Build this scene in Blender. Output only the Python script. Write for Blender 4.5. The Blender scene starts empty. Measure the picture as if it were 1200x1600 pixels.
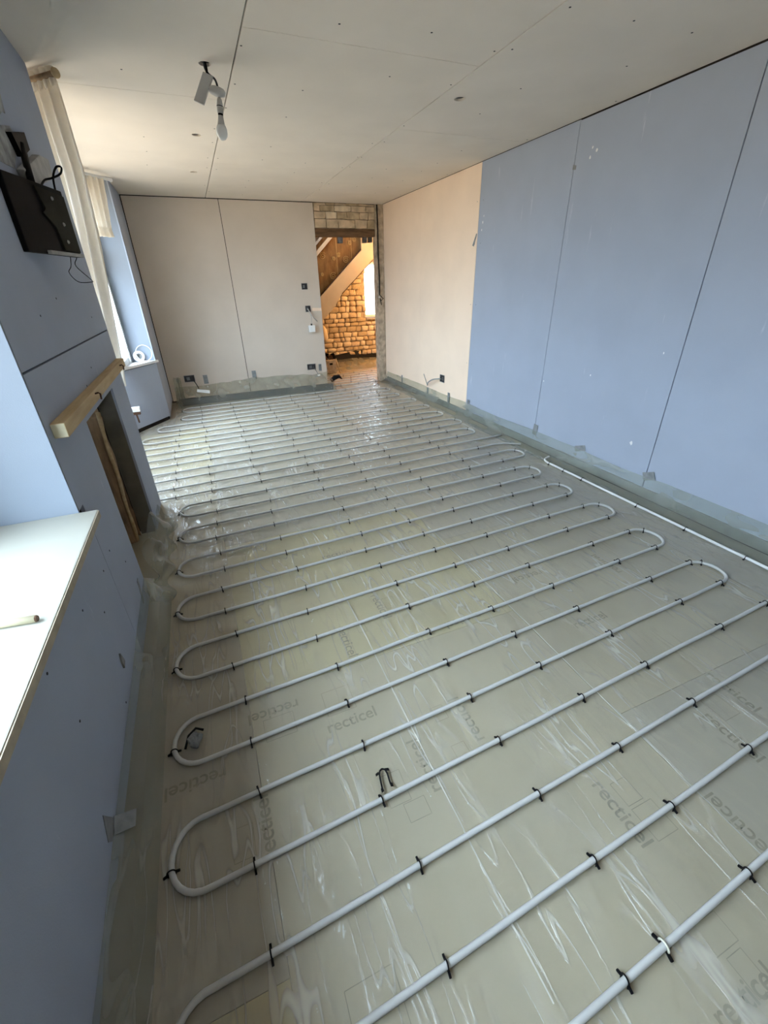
import bpy, bmesh, math, random
from mathutils import Vector, Matrix, noise

random.seed(7)
SC = bpy.context.scene
COL = SC.collection

# ------------------------------------------------------------------ camera
YAW, PITCH, ROLL = 0.3795, -0.4961, -0.0269
CAM_H = 1.4231
fw = Vector((math.sin(YAW)*math.cos(PITCH), math.cos(YAW)*math.cos(PITCH), math.sin(PITCH)))
rt0 = Vector((math.cos(YAW), -math.sin(YAW), 0))
up0 = rt0.cross(fw)
rt = rt0*math.cos(ROLL) + up0*math.sin(ROLL)
up = -rt0*math.sin(ROLL) + up0*math.cos(ROLL)
cd = bpy.data.cameras.new('camera')
cam = bpy.data.objects.new('camera', cd)
COL.objects.link(cam)
cd.sensor_fit = 'HORIZONTAL'; cd.sensor_width = 36.0
cd.lens = 660.22/1200*36.0
cd.clip_start = 0.02; cd.clip_end = 200
m3 = Matrix((rt, up, -fw)).transposed()
cam.matrix_world = Matrix.Translation((0, 0, CAM_H)) @ m3.to_4x4()
SC.camera = cam

# ------------------------------------------------------------------ world, exposure
SC.view_settings.view_transform = 'Standard'
SC.view_settings.look = 'None'
SC.view_settings.gamma = 1.0
SC.view_settings.use_curve_mapping = False
SC.view_settings.exposure = 0.8
SC.render.film_transparent = False
SC.cycles.use_denoising = True
SC.cycles.max_bounces = 6
SC.cycles.diffuse_bounces = 4
SC.cycles.glossy_bounces = 3
SC.cycles.transparent_max_bounces = 12
SC.cycles.use_adaptive_sampling = True
SC.cycles.adaptive_threshold = 0.05
SC.cycles.sample_clamp_indirect = 6.0
SC.cycles.caustics_reflective = False
SC.cycles.caustics_refractive = False

SKY = (0.70, 0.84, 1.0); GROUND = (0.47, 0.40, 0.315); SKY_S = 20.0
w = bpy.data.worlds.new('daylight'); SC.world = w; w.use_nodes = True
nt = w.node_tree; nt.nodes.clear()
wo = nt.nodes.new('ShaderNodeOutputWorld'); bg = nt.nodes.new('ShaderNodeBackground')
tc = nt.nodes.new('ShaderNodeTexCoord'); sx = nt.nodes.new('ShaderNodeSeparateXYZ')
mr = nt.nodes.new('ShaderNodeMapRange'); mr.inputs['From Min'].default_value = -0.06; mr.inputs['From Max'].default_value = 0.06
mx = nt.nodes.new('ShaderNodeMix'); mx.data_type = 'RGBA'
mx.inputs['A'].default_value = (*GROUND, 1); mx.inputs['B'].default_value = (*SKY, 1)
nt.links.new(tc.outputs['Generated'], sx.inputs[0]); nt.links.new(sx.outputs['Z'], mr.inputs['Value'])
nt.links.new(mr.outputs['Result'], mx.inputs['Factor']); nt.links.new(mx.outputs['Result'], bg.inputs['Color'])
ov = nt.nodes.new('ShaderNodeMapRange'); ov.inputs['From Min'].default_value = 0.0; ov.inputs['From Max'].default_value = 1.0   # CIE overcast: zenith three times the horizon
ov.inputs['To Min'].default_value = SKY_S/3; ov.inputs['To Max'].default_value = SKY_S
nt.links.new(sx.outputs['Z'], ov.inputs['Value']); nt.links.new(ov.outputs['Result'], bg.inputs['Strength'])
nt.links.new(bg.outputs[0], wo.inputs[0])

# ------------------------------------------------------------------ materials
MATS = {}
def nodes(name):
    m = bpy.data.materials.new(name); m.use_nodes = True
    n = m.node_tree; b = n.nodes['Principled BSDF']
    MATS[name] = m
    return m, n, b
def mat(name, col, rough=0.6, var=0.08, scale=6.0, bump=0.0, bscale=60.0, metal=0.0, stretch=(1, 1, 1), spec=0.3, col2=None):
    m, n, b = nodes(name)
    t = n.nodes.new('ShaderNodeTexCoord'); mp = n.nodes.new('ShaderNodeMapping'); mp.inputs['Scale'].default_value = stretch
    n.links.new(t.outputs['Object'], mp.inputs[0])
    no = n.nodes.new('ShaderNodeTexNoise'); no.inputs['Scale'].default_value = scale; no.inputs['Detail'].default_value = 5
    n.links.new(mp.outputs[0], no.inputs['Vector'])
    mixn = n.nodes.new('ShaderNodeMix'); mixn.data_type = 'RGBA'
    c2 = col2 or tuple(max(0, c*(1-2*var)) for c in col)
    mixn.inputs['A'].default_value = (*col, 1); mixn.inputs['B'].default_value = (*c2, 1)
    rmp = n.nodes.new('ShaderNodeMapRange'); rmp.inputs['From Min'].default_value = 0.35; rmp.inputs['From Max'].default_value = 0.7
    n.links.new(no.outputs['Fac'], rmp.inputs['Value'])
    n.links.new(rmp.outputs[0], mixn.inputs['Factor']); n.links.new(mixn.outputs['Result'], b.inputs['Base Color'])
    b.inputs['Roughness'].default_value = rough; b.inputs['Metallic'].default_value = metal
    b.inputs['Specular IOR Level'].default_value = spec
    if bump:
        n2 = n.nodes.new('ShaderNodeTexNoise'); n2.inputs['Scale'].default_value = bscale; n2.inputs['Detail'].default_value = 4
        n.links.new(mp.outputs[0], n2.inputs['Vector'])
        bp = n.nodes.new('ShaderNodeBump'); bp.inputs['Strength'].default_value = bump; bp.inputs['Distance'].default_value = 0.004
        n.links.new(n2.outputs['Fac'], bp.inputs['Height']); n.links.new(bp.outputs[0], b.inputs['Normal'])
    return m

def board_mat(name, col, scuff, amount=0.66, scale=(9, 9, 1.2)):
    """plasterboard paper: even colour, faint mottling, a few pale vertical scuffs"""
    m = mat(name, col, rough=0.85, var=0.03, scale=3.0, bump=0.12, bscale=240, spec=0.2)
    n = m.node_tree; b = n.nodes['Principled BSDF']
    src = b.inputs['Base Color'].links[0].from_socket
    t = n.nodes.new('ShaderNodeTexCoord'); mp = n.nodes.new('ShaderNodeMapping'); mp.inputs['Scale'].default_value = scale
    no = n.nodes.new('ShaderNodeTexNoise'); no.inputs['Scale'].default_value = 1.6; no.inputs['Detail'].default_value = 7; no.inputs['Roughness'].default_value = 0.65
    n.links.new(t.outputs['Object'], mp.inputs[0]); n.links.new(mp.outputs[0], no.inputs['Vector'])
    r = n.nodes.new('ShaderNodeMapRange'); r.inputs['From Min'].default_value = amount; r.inputs['From Max'].default_value = amount+0.08
    r.inputs['To Max'].default_value = 0.6
    n.links.new(no.outputs['Fac'], r.inputs['Value'])
    mi = n.nodes.new('ShaderNodeMix'); mi.data_type = 'RGBA'; mi.inputs['B'].default_value = (*scuff, 1)
    n.links.new(src, mi.inputs['A']); n.links.new(r.outputs[0], mi.inputs['Factor']); n.links.new(mi.outputs['Result'], b.inputs['Base Color'])
    return m

def thin_fresnel(n, ior):
    """Fresnel that treats both sides of a thin film alike"""
    f = n.nodes.new('ShaderNodeFresnel'); g = n.nodes.new('ShaderNodeNewGeometry')
    r = n.nodes.new('ShaderNodeMapRange'); r.inputs['To Min'].default_value = ior; r.inputs['To Max'].default_value = 1/ior
    n.links.new(g.outputs['Backfacing'], r.inputs['Value']); n.links.new(r.outputs[0], f.inputs['IOR'])
    return f
def sheet_mat(name, tint, milk, milkcol, rough=0.16, bump=0.35, bscale=7.0, gloss=1.0, crease=.34):
    """clear polythene: mostly see-through, a little milky, shiny and creased"""
    m = bpy.data.materials.new(name); m.use_nodes = True; n = m.node_tree; n.nodes.clear(); MATS[name] = m
    out = n.nodes.new('ShaderNodeOutputMaterial')
    tr = n.nodes.new('ShaderNodeBsdfTransparent'); tr.inputs[0].default_value = (*tint, 1)
    d0 = n.nodes.new('ShaderNodeBsdfDiffuse'); d0.inputs[0].default_value = (*milkcol, 1)
    d1 = n.nodes.new('ShaderNodeBsdfTranslucent'); d1.inputs[0].default_value = (*milkcol, 1)
    df = n.nodes.new('ShaderNodeMixShader'); df.inputs[0].default_value = .35
    n.links.new(d0.outputs[0], df.inputs[1]); n.links.new(d1.outputs[0], df.inputs[2])
    gl = n.nodes.new('ShaderNodeBsdfGlossy'); gl.inputs['Roughness'].default_value = rough; gl.inputs['Color'].default_value = (gloss, gloss, gloss, 1)
    t = n.nodes.new('ShaderNodeTexCoord'); mp = n.nodes.new('ShaderNodeMapping'); mp.inputs['Scale'].default_value = (2.2, 0.8, 2)
    mp.inputs['Rotation'].default_value = (0, 0, 0.5)
    n.links.new(t.outputs['Object'], mp.inputs[0])
    no = n.nodes.new('ShaderNodeTexNoise'); no.inputs['Scale'].default_value = bscale; no.inputs['Detail'].default_value = 2; no.inputs['Distortion'].default_value = 1.0
    n.links.new(mp.outputs[0], no.inputs['Vector'])
    no2 = n.nodes.new('ShaderNodeTexNoise'); no2.inputs['Scale'].default_value = 3.0; no2.inputs['Detail'].default_value = 2
    n.links.new(mp.outputs[0], no2.inputs['Vector'])
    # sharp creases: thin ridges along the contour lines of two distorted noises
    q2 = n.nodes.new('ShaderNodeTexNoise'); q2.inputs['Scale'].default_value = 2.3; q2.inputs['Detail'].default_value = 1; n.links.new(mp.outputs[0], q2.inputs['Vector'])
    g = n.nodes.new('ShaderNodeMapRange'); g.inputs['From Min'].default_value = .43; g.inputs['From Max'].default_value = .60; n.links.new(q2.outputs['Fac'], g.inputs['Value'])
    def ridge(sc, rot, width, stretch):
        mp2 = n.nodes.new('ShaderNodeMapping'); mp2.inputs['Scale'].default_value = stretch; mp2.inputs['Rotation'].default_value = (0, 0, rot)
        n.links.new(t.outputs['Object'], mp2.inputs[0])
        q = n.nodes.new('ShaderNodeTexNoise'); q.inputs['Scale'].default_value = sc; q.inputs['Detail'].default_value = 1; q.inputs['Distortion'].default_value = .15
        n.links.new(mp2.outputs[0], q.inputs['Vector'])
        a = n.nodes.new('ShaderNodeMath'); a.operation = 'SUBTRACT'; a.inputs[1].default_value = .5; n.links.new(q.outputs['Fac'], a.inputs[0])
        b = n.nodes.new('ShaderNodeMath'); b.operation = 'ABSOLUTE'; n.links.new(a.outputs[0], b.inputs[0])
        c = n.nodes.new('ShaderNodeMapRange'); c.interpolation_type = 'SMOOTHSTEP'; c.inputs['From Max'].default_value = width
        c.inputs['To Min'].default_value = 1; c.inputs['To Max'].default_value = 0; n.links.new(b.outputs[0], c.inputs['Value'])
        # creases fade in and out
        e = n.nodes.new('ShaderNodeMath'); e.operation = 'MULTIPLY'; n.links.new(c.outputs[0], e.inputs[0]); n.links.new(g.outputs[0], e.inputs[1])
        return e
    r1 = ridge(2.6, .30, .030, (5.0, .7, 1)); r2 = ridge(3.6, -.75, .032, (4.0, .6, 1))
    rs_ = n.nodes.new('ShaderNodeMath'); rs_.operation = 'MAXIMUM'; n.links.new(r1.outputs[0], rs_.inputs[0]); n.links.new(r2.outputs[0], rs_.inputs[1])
    hsum = n.nodes.new('ShaderNodeMath'); hsum.operation = 'MULTIPLY_ADD'; hsum.inputs[1].default_value = .22*crease/.34
    n.links.new(rs_.outputs[0], hsum.inputs[0]); n.links.new(no.outputs['Fac'], hsum.inputs[2])
    bp = n.nodes.new('ShaderNodeBump'); bp.inputs['Strength'].default_value = bump; bp.inputs['Distance'].default_value = 0.02
    n.links.new(hsum.outputs[0], bp.inputs['Height'])
    n.links.new(bp.outputs[0], gl.inputs['Normal'])
    gl2 = n.nodes.new('ShaderNodeBsdfGlossy'); gl2.inputs['Roughness'].default_value = .42; gl2.inputs['Color'].default_value = (gloss, gloss, gloss, 1)
    n.links.new(bp.outputs[0], gl2.inputs['Normal'])
    mg = n.nodes.new('ShaderNodeMixShader'); mg.inputs[0].default_value = .45
    n.links.new(gl.outputs[0], mg.inputs[1]); n.links.new(gl2.outputs[0], mg.inputs[2])
    m1 = n.nodes.new('ShaderNodeMixShader')
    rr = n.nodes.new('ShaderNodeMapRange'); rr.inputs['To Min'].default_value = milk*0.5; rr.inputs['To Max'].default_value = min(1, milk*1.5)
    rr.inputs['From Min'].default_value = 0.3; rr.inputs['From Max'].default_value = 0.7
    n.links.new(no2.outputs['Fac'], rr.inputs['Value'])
    ms = n.nodes.new('ShaderNodeMath'); ms.operation = 'MULTIPLY_ADD'; ms.inputs[1].default_value = crease; ms.use_clamp = True  # whitens crease lines: stretched plastic, plus highlights painted into the milk
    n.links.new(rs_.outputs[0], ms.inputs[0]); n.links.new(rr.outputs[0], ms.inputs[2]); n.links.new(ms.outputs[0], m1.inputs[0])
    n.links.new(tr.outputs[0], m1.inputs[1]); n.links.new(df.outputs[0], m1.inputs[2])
    fr = thin_fresnel(n, 1.42)
    m2 = n.nodes.new('ShaderNodeMixShader')
    n.links.new(fr.outputs[0], m2.inputs[0]); n.links.new(m1.outputs[0], m2.inputs[1]); n.links.new(mg.outputs[0], m2.inputs[2])
    n.links.new(m2.outputs[0], out.inputs[0])
    return m

def glass_mat(name):
    m = bpy.data.materials.new(name); m.use_nodes = True; n = m.node_tree; n.nodes.clear(); MATS[name] = m
    out = n.nodes.new('ShaderNodeOutputMaterial'); tr = n.nodes.new('ShaderNodeBsdfTransparent'); tr.inputs[0].default_value = (.95, .97, .97, 1)
    gl = n.nodes.new('ShaderNodeBsdfGlossy'); gl.inputs['Roughness'].default_value = 0.02
    fr = thin_fresnel(n, 1.35); mi = n.nodes.new('ShaderNodeMixShader')
    n.links.new(fr.outputs[0], mi.inputs[0]); n.links.new(tr.outputs[0], mi.inputs[1]); n.links.new(gl.outputs[0], mi.inputs[2]); n.links.new(mi.outputs[0], out.inputs[0])
    return m

def cloth_mat(name, col):
    m = bpy.data.materials.new(name); m.use_nodes = True; n = m.node_tree; n.nodes.clear(); MATS[name] = m
    out = n.nodes.new('ShaderNodeOutputMaterial'); d = n.nodes.new('ShaderNodeBsdfDiffuse'); t = n.nodes.new('ShaderNodeBsdfTranslucent')
    tcx = n.nodes.new('ShaderNodeTexCoord'); wv = n.nodes.new('ShaderNodeTexNoise'); wv.inputs['Scale'].default_value = 40
    n.links.new(tcx.outputs['Object'], wv.inputs['Vector'])
    mi_ = n.nodes.new('ShaderNodeMix'); mi_.data_type = 'RGBA'; mi_.inputs['A'].default_value = (*col, 1); mi_.inputs['B'].default_value = (*[c*0.9 for c in col], 1)
    n.links.new(wv.outputs['Fac'], mi_.inputs['Factor']); n.links.new(mi_.outputs['Result'], d.inputs[0]); n.links.new(mi_.outputs['Result'], t.inputs[0])
    mi = n.nodes.new('ShaderNodeMixShader'); mi.inputs[0].default_value = 0.4
    n.links.new(d.outputs[0], mi.inputs[1]); n.links.new(t.outputs[0], mi.inputs[2]); n.links.new(mi.outputs[0], out.inputs[0])
    return m

BLUE = (0.385, 0.43, 0.52)
board_mat('blue_board', BLUE, (0.62, 0.64, 0.70))
board_mat('cream_board', (0.92, 0.735, 0.575), (0.88, 0.76, 0.64), amount=0.7)
board_mat('grey_board', (0.66, 0.575, 0.49), (0.68, 0.65, 0.62), amount=0.74)
board_mat('ceiling_board', (0.80, 0.73, 0.645), (0.72, 0.68, 0.63), amount=0.74, scale=(3, 3, 3))
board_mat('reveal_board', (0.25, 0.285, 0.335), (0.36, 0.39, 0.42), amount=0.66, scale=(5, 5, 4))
mat('void', (0.03, 0.024, 0.019), 0.95, 0.2, 12)
mat('concrete', (0.60, 0.49, 0.365), 0.95, 0.25, 14, bump=0.6, bscale=40)
mat('render_dark', (0.20, 0.185, 0.15), 0.95, 0.15, 8, bump=0.3, bscale=50)
mat('stone_cream', (0.70, 0.55, 0.38), 0.95, 0.22, 9, bump=0.8, bscale=30)
mat('stone_pale', (0.80, 0.67, 0.49), 0.95, 0.18, 9, bump=0.8, bscale=30)
mat('stone_brown', (0.58, 0.45, 0.29), 0.95, 0.25, 9, bump=0.8, bscale=30)
mat('stone_grey', (0.40, 0.35, 0.29), 0.95, 0.2, 9, bump=0.8, bscale=30)
mat('mortar', (0.60, 0.48, 0.33), 0.98, 0.3, 16, bump=0.7, bscale=50)
mat('old_beam', (0.20, 0.115, 0.06), 0.85, 0.3, 5, bump=0.6, bscale=25, stretch=(1, 6, 6))
mat('pine', (0.56, 0.42, 0.24), 0.7, 0.16, 4, bump=0.3, bscale=30, stretch=(8, 1, 8), col2=(0.42, 0.29, 0.14))
mat('pine_end', (0.66, 0.60, 0.42), 0.8, 0.1, 20)
mat('rough_timber', (0.50, 0.34, 0.20), 0.9, 0.3, 5, bump=0.6, bscale=20, stretch=(5, 5, 1), col2=(0.18, 0.12, 0.08))
mat('rust', (0.13, 0.065, 0.035), 0.7, 0.3, 40)
mat('pipe_grey', (0.52, 0.525, 0.51), 0.42, 0.05, 3, spec=0.4)
mat('pipe_white', (0.78, 0.79, 0.78), 0.4, 0.05, 3, spec=0.4)
mat('black_plastic', (0.008, 0.008, 0.009), 0.6, 0.2, 30, spec=.08)
mat('cream_plastic', (0.72, 0.70, 0.58), 0.5, 0.05, 30)
mat('white_plastic', (0.80, 0.80, 0.78), 0.45, 0.04, 10)
mat('grey_plastic', (0.42, 0.42, 0.41), 0.6, 0.15, 18)
mat('olive_plastic', (0.035, 0.034, 0.026), 0.8, 0.2, 14, spec=.1)
mat('white_frame', (0.82, 0.83, 0.84), 0.4, 0.03, 5)
mat('sill_paint', (0.38, 0.37, 0.315), 0.38, 0.05, 4, spec=0.45)
mat('mdf_edge', (0.46, 0.40, 0.30), 0.8, 0.1, 30)
mat('duct_tape', (0.27, 0.285, 0.29), 0.45, 0.15, 30, metal=0.1)
mat('zinc', (0.23, 0.235, 0.24), 0.45, 0.25, 30, metal=0.6)
mat('dark_box', (0.035, 0.036, 0.04), 0.7, 0.2, 30)
mat('foil_grey', (0.36, 0.325, 0.24), 0.5, 0.10, 1.6, spec=0.4, col2=(0.315, 0.285, 0.215))
mat('foil_yellow', (0.40, 0.36, 0.225), 0.5, 0.10, 1.6, spec=0.4, col2=(0.33, 0.295, 0.205))
mat('foil_cool', (0.335, 0.31, 0.25), 0.5, 0.06, 1.6, spec=0.4)
mat('print_ink', (0.25, 0.23, 0.175), 0.7, 0.15, 20)
mat('foam_strip', (0.22, 0.23, 0.21), 0.9, 0.15, 12)
mat('base_shade', (0.05, 0.052, 0.048), 0.9, 0.15, 12)  # shade at the back wall's foot, put into a colour
mat('lamp_grey', (0.50, 0.485, 0.46), 0.5, 0.05, 10)
mat('bulb_white', (0.80, 0.79, 0.76), 0.25, 0.02, 5, spec=0.5)
mat('wallpaper', (0.25, 0.14, 0.045), 0.7, 0.25, 9, stretch=(2, 2, 0.8), col2=(0.14, 0.07, 0.02))
mat('lintel_mortar', (0.34, 0.27, 0.19), 0.98, 0.3, 16, bump=0.7, bscale=50)
mat('gold_print', (0.50, 0.34, 0.13), 0.6, 0.1, 20)
mat('string_paint', (0.70, 0.57, 0.38), 0.6, 0.06, 4)
mat('black_membrane', (0.012, 0.012, 0.012), 0.6, 0.2, 10)
mat('far_floor', (0.46, 0.36, 0.24), 0.45, 0.12, 3, spec=0.5)
mat('dirty_cream', (0.55, 0.48, 0.38), 0.7, 0.25, 18)
mat('torn_plaster', (0.42, 0.43, 0.42), 0.9, 0.3, 18)
cloth_mat('curtain_cloth', (0.80, 0.73, 0.62))
glass_mat('window_glass')
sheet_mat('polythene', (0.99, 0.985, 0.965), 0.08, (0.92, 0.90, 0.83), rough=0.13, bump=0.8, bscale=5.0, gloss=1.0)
sheet_mat('polythene_skirt', (0.84, 0.87, 0.83), 0.24, (0.55, 0.57, 0.52), rough=0.36, bump=0.2, bscale=2.5, gloss=0.55, crease=.07)
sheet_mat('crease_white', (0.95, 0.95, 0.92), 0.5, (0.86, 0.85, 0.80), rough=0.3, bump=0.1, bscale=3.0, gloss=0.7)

# ------------------------------------------------------------------ mesh helpers
class MB:
    def __init__(s): s.v = []; s.f = []
    def add(s, vs, fs):
        o = len(s.v); s.v += [tuple(v) for v in vs]; s.f += [tuple(i+o for i in f) for f in fs]; return s
    def box(s, x0, y0, z0, x1, y1, z1):
        return s.add([(x0, y0, z0), (x1, y0, z0), (x1, y1, z0), (x0, y1, z0), (x0, y0, z1), (x1, y0, z1), (x1, y1, z1), (x0, y1, z1)],
                     [(0, 3, 2, 1), (4, 5, 6, 7), (0, 1, 5, 4), (1, 2, 6, 5), (2, 3, 7, 6), (3, 0, 4, 7)])
    def obox(s, c, ax, ay, az, hx, hy, hz):
        """box with centre c, unit axes and half sizes"""
        c = Vector(c); ax = Vector(ax).normalized()*hx; ay = Vector(ay).normalized()*hy; az = Vector(az).normalized()*hz
        vs = [c+i*ax+j*ay+k*az for k in (-1, 1) for i, j in ((-1, -1), (1, -1), (1, 1), (-1, 1))]
        return s.add(vs, [(0, 3, 2, 1), (4, 5, 6, 7), (0, 1, 5, 4), (1, 2, 6, 5), (2, 3, 7, 6), (3, 0, 4, 7)])
    def prism(s, pts, d):
        """closed polygon of 3D points extruded by vector d"""
        n = len(pts); d = Vector(d); P = [Vector(p) for p in pts]
        return s.add(P+[p+d for p in P], [tuple(range(n-1, -1, -1)), tuple(range(n, 2*n))]+[(i, (i+1) % n, n+(i+1) % n, n+i) for i in range(n)])
    def tube(s, pts, r, seg=8, caps=True):
        P = [Vector(p) for p in pts]; n = len(P); rings = []; prev = None
        for i, p in enumerate(P):
            t = (P[min(i+1, n-1)]-P[max(i-1, 0)]).normalized()
            a = Vector((0, 0, 1)) if abs(t.z) < 0.9 else Vector((1, 0, 0))
            if prev is not None and abs(prev.dot(t)) < 0.95: a = prev
            u = (a - t*a.dot(t)).normalized(); v = t.cross(u); prev = u
            rr = r[i] if isinstance(r, (list, tuple)) else r
            rings.append([p + u*(rr*math.cos(2*math.pi*k/seg)) + v*(rr*math.sin(2*math.pi*k/seg)) for k in range(seg)])
        vs = [q for R in rings for q in R]; fs = []
        for i in range(n-1):
            for k in range(seg):
                a0 = i*seg+k; a1 = i*seg+(k+1) % seg
                fs.append((a0, a1, a1+seg, a0+seg))
        if caps: fs += [tuple(range(seg-1, -1, -1)), tuple((n-1)*seg+k for k in range(seg))]
        return s.add(vs, fs)
    def lathe(s, prof, c, axis=(0, 0, 1), seg=20):
        """prof: list of (radius, height) along axis from c"""
        ax = Vector(axis).normalized(); a = Vector((1, 0, 0)) if abs(ax.x) < 0.9 else Vector((0, 1, 0))
        u = (a-ax*a.dot(ax)).normalized(); v = ax.cross(u); c = Vector(c)
        vs = [c+ax*h+u*(r*math.cos(2*math.pi*k/seg))+v*(r*math.sin(2*math.pi*k/seg)) for r, h in prof for k in range(seg)]
        fs = [(i*seg+k, i*seg+(k+1) % seg, (i+1)*seg+(k+1) % seg, (i+1)*seg+k) for i in range(len(prof)-1) for k in range(seg)]
        fs += [tuple(range(seg-1, -1, -1)), tuple((len(prof)-1)*seg+k for k in range(seg))]
        return s.add(vs, fs)
    def grid(s, fn, nu, nv):
        vs = [fn(i/nu, j/nv) for j in range(nv+1) for i in range(nu+1)]
        fs = [(j*(nu+1)+i, j*(nu+1)+i+1, (j+1)*(nu+1)+i+1, (j+1)*(nu+1)+i) for j in range(nv) for i in range(nu)]
        return s.add(vs, fs)
    def mesh(s, name, m, smooth=False, bevel=0):
        me = bpy.data.meshes.new(name); me.from_pydata(s.v, [], s.f); me.update()
        if bevel:
            bm = bmesh.new(); bm.from_mesh(me)
            bmesh.ops.bevel(bm, geom=bm.edges[:], offset=bevel, segments=2, affect='EDGES', profile=0.6)
            bm.to_mesh(me); bm.free()
        me.materials.append(MATS[m])
        if smooth:
            for p in me.polygons: p.use_smooth = True
        return me

def link(name, data, parent=None):
    o = bpy.data.objects.new(name, data); COL.objects.link(o)
    if parent is not None:
        o.parent = parent; o.matrix_parent_inverse = Matrix.Translation(-parent.location)
    return o
def part(name, mb, m, parent=None, smooth=False, bevel=0):
    return link(name, mb.mesh(name, m, smooth, bevel), parent)
def tag(o, label, cat, group=None):
    o['label'] = label; o['category'] = cat
    if group: o['group'] = group
    return o
def thing(name, loc, label, cat, group=None):
    o = bpy.data.objects.new(name, None); COL.objects.link(o); o.location = loc; o.empty_display_size = 0.05
    return tag(o, label, cat, group)
def struct(name, mb, m, smooth=False):
    o = part(name, mb, m, None, smooth); o['kind'] = 'structure'; return o
def origin_to(o, loc):
    """move a mesh object's origin without moving its geometry"""
    o.data.transform(Matrix.Translation(-Vector(loc))); o.location = loc; return o
def B(*a): return MB().box(*a)
def fbm(x, y, z=0.0): return noise.noise(Vector((x, y, z)))

# ------------------------------------------------------------------ room dimensions (metres)
RX, BY, H, LX = 2.79, 6.76, 2.40, -0.50
FRONT = -1.8
TH = 0.0125

# ---- floor: foil-faced insulation boards on a dark slab
floor = struct('floor', B(-1.0, FRONT, -0.14, RX+0.05, BY-0.05, -0.062), 'void')
xs = [-0.97, -0.10, 1.16, 2.36, RX-0.02]
ycuts = [[FRONT, 0.42, 1.62, 3.9, 5.2, BY-0.06], [FRONT, -0.55, 1.24, 2.44, 4.84, BY-0.06], [FRONT, 0.62, 1.95, 4.3, BY-0.06], [FRONT, 0.2, 2.6, 5.0, BY-0.06]]
boards = []
for ci in range(4):
    for k in range(len(ycuts[ci])-1):
        y0, y1 = ycuts[ci][k], ycuts[ci][k+1]
        mname = ['foil_yellow', 'foil_grey', 'foil_cool'][(ci*2+k*5+(1 if ci else 0)) % 3] if ci < 2 else ['foil_cool', 'foil_grey'][(ci+k) % 2]
        if ci == 1: mname = ['foil_grey', 'foil_grey', 'foil_yellow', 'foil_cool', 'foil_grey'][k]
        o = part('insulation_board', B(xs[ci]+.0007, y0+.0007, -0.06, xs[ci+1]-.0007, y1-.0007, 0.0), mname, floor)
        boards.append((xs[ci], xs[ci+1], y0, y1, o))
def board_at(x, y):
    for b in boards:
        if b[0] <= x <= b[1] and b[2] <= y <= b[3]: return b[4]
    return boards[0][4]
def print_text(x, y, ang, length=0.19, body='recticel'):
    cu = bpy.data.curves.new('lettering', 'FONT'); cu.body = body; cu.size = 0.05; cu.offset = 0.0006
    to = bpy.data.objects.new('tmp', cu); COL.objects.link(to)
    dg = bpy.context.evaluated_depsgraph_get(); me = bpy.data.meshes.new_from_object(to.evaluated_get(dg))
    bpy.data.objects.remove(to)
    w_ = max(v.co.x for v in me.vertices); s = length/w_
    me.transform(Matrix.Scale(s, 4)); me.materials.clear(); me.materials.append(MATS['print_ink']); me.name = 'lettering'
    o = link('lettering', me, board_at(x, y)); o.location = (x, y, 0.0008); o.rotation_euler = (0, 0, ang)
    return o
def print_outline(pts):
    mb = MB(); n = len(pts)
    for i in range(n-1):
        a = Vector((*pts[i], 0.0007)); b = Vector((*pts[i+1], 0.0007)); d = (b-a).normalized(); nn = Vector((-d.y, d.x, 0))*0.0009
        mb.add([a-nn, b-nn, b+nn, a+nn], [(0, 1, 2, 3)])
    return part('printed_outline', mb, 'print_ink', board_at(*pts[0]))
PI = math.pi
for x, y, a in [(0.15, 0.975, 0.0), (0.08, 1.165, PI), (0.33, 1.47, -PI/2), (0.435, 0.645, PI/2), (0.655, 0.735, PI/2), (-0.20, 1.0, PI),
                (-0.085, 0.665, PI/2), (0.875, 0.475, -PI/2), (0.74, -0.025, 0.0), (1.43, 0.50, -PI/2), (0.56, 1.63, -PI/2), (1.0, 1.30, PI),
                (1.2, 0.12, PI/2), (1.35, 1.02, 0), (1.62, 0.62, -PI/2), (1.5, 1.45, PI), (0.42, 2.05, 0), (1.9, 1.25, PI/2), (0.9, 2.1, -PI/2)]:
    print_text(x, y, a)
def rect(x, y, w_, h_): return [(x, y), (x+w_, y), (x+w_, y+h_), (x, y+h_), (x, y)]
for r in [rect(0.17, 1.04, .11, .11), rect(-0.06, 1.03, .11, .09), rect(0.26, 0.66, .07, .10), rect(0.30, 0.60, .07, .055), rect(0.53, 0.86, .05, .06),
          rect(0.53, 0.70, .05, .06), rect(-0.20, 0.70, .06, .09), rect(0.01, 0.22, .12, .13), rect(0.93, 0.38, .06, .07), rect(0.93, 0.28, .08, .09),
          rect(0.42, 1.40, .04, .05), rect(1.49, 0.45, .08, .09), rect(0.80, 0.06, .12, .06), rect(0.86, -.02, .05, .07), rect(1.26, 1.1, .1, .08), rect(0.6, 1.5, .06, .08)]:
    print_outline(r)

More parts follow.
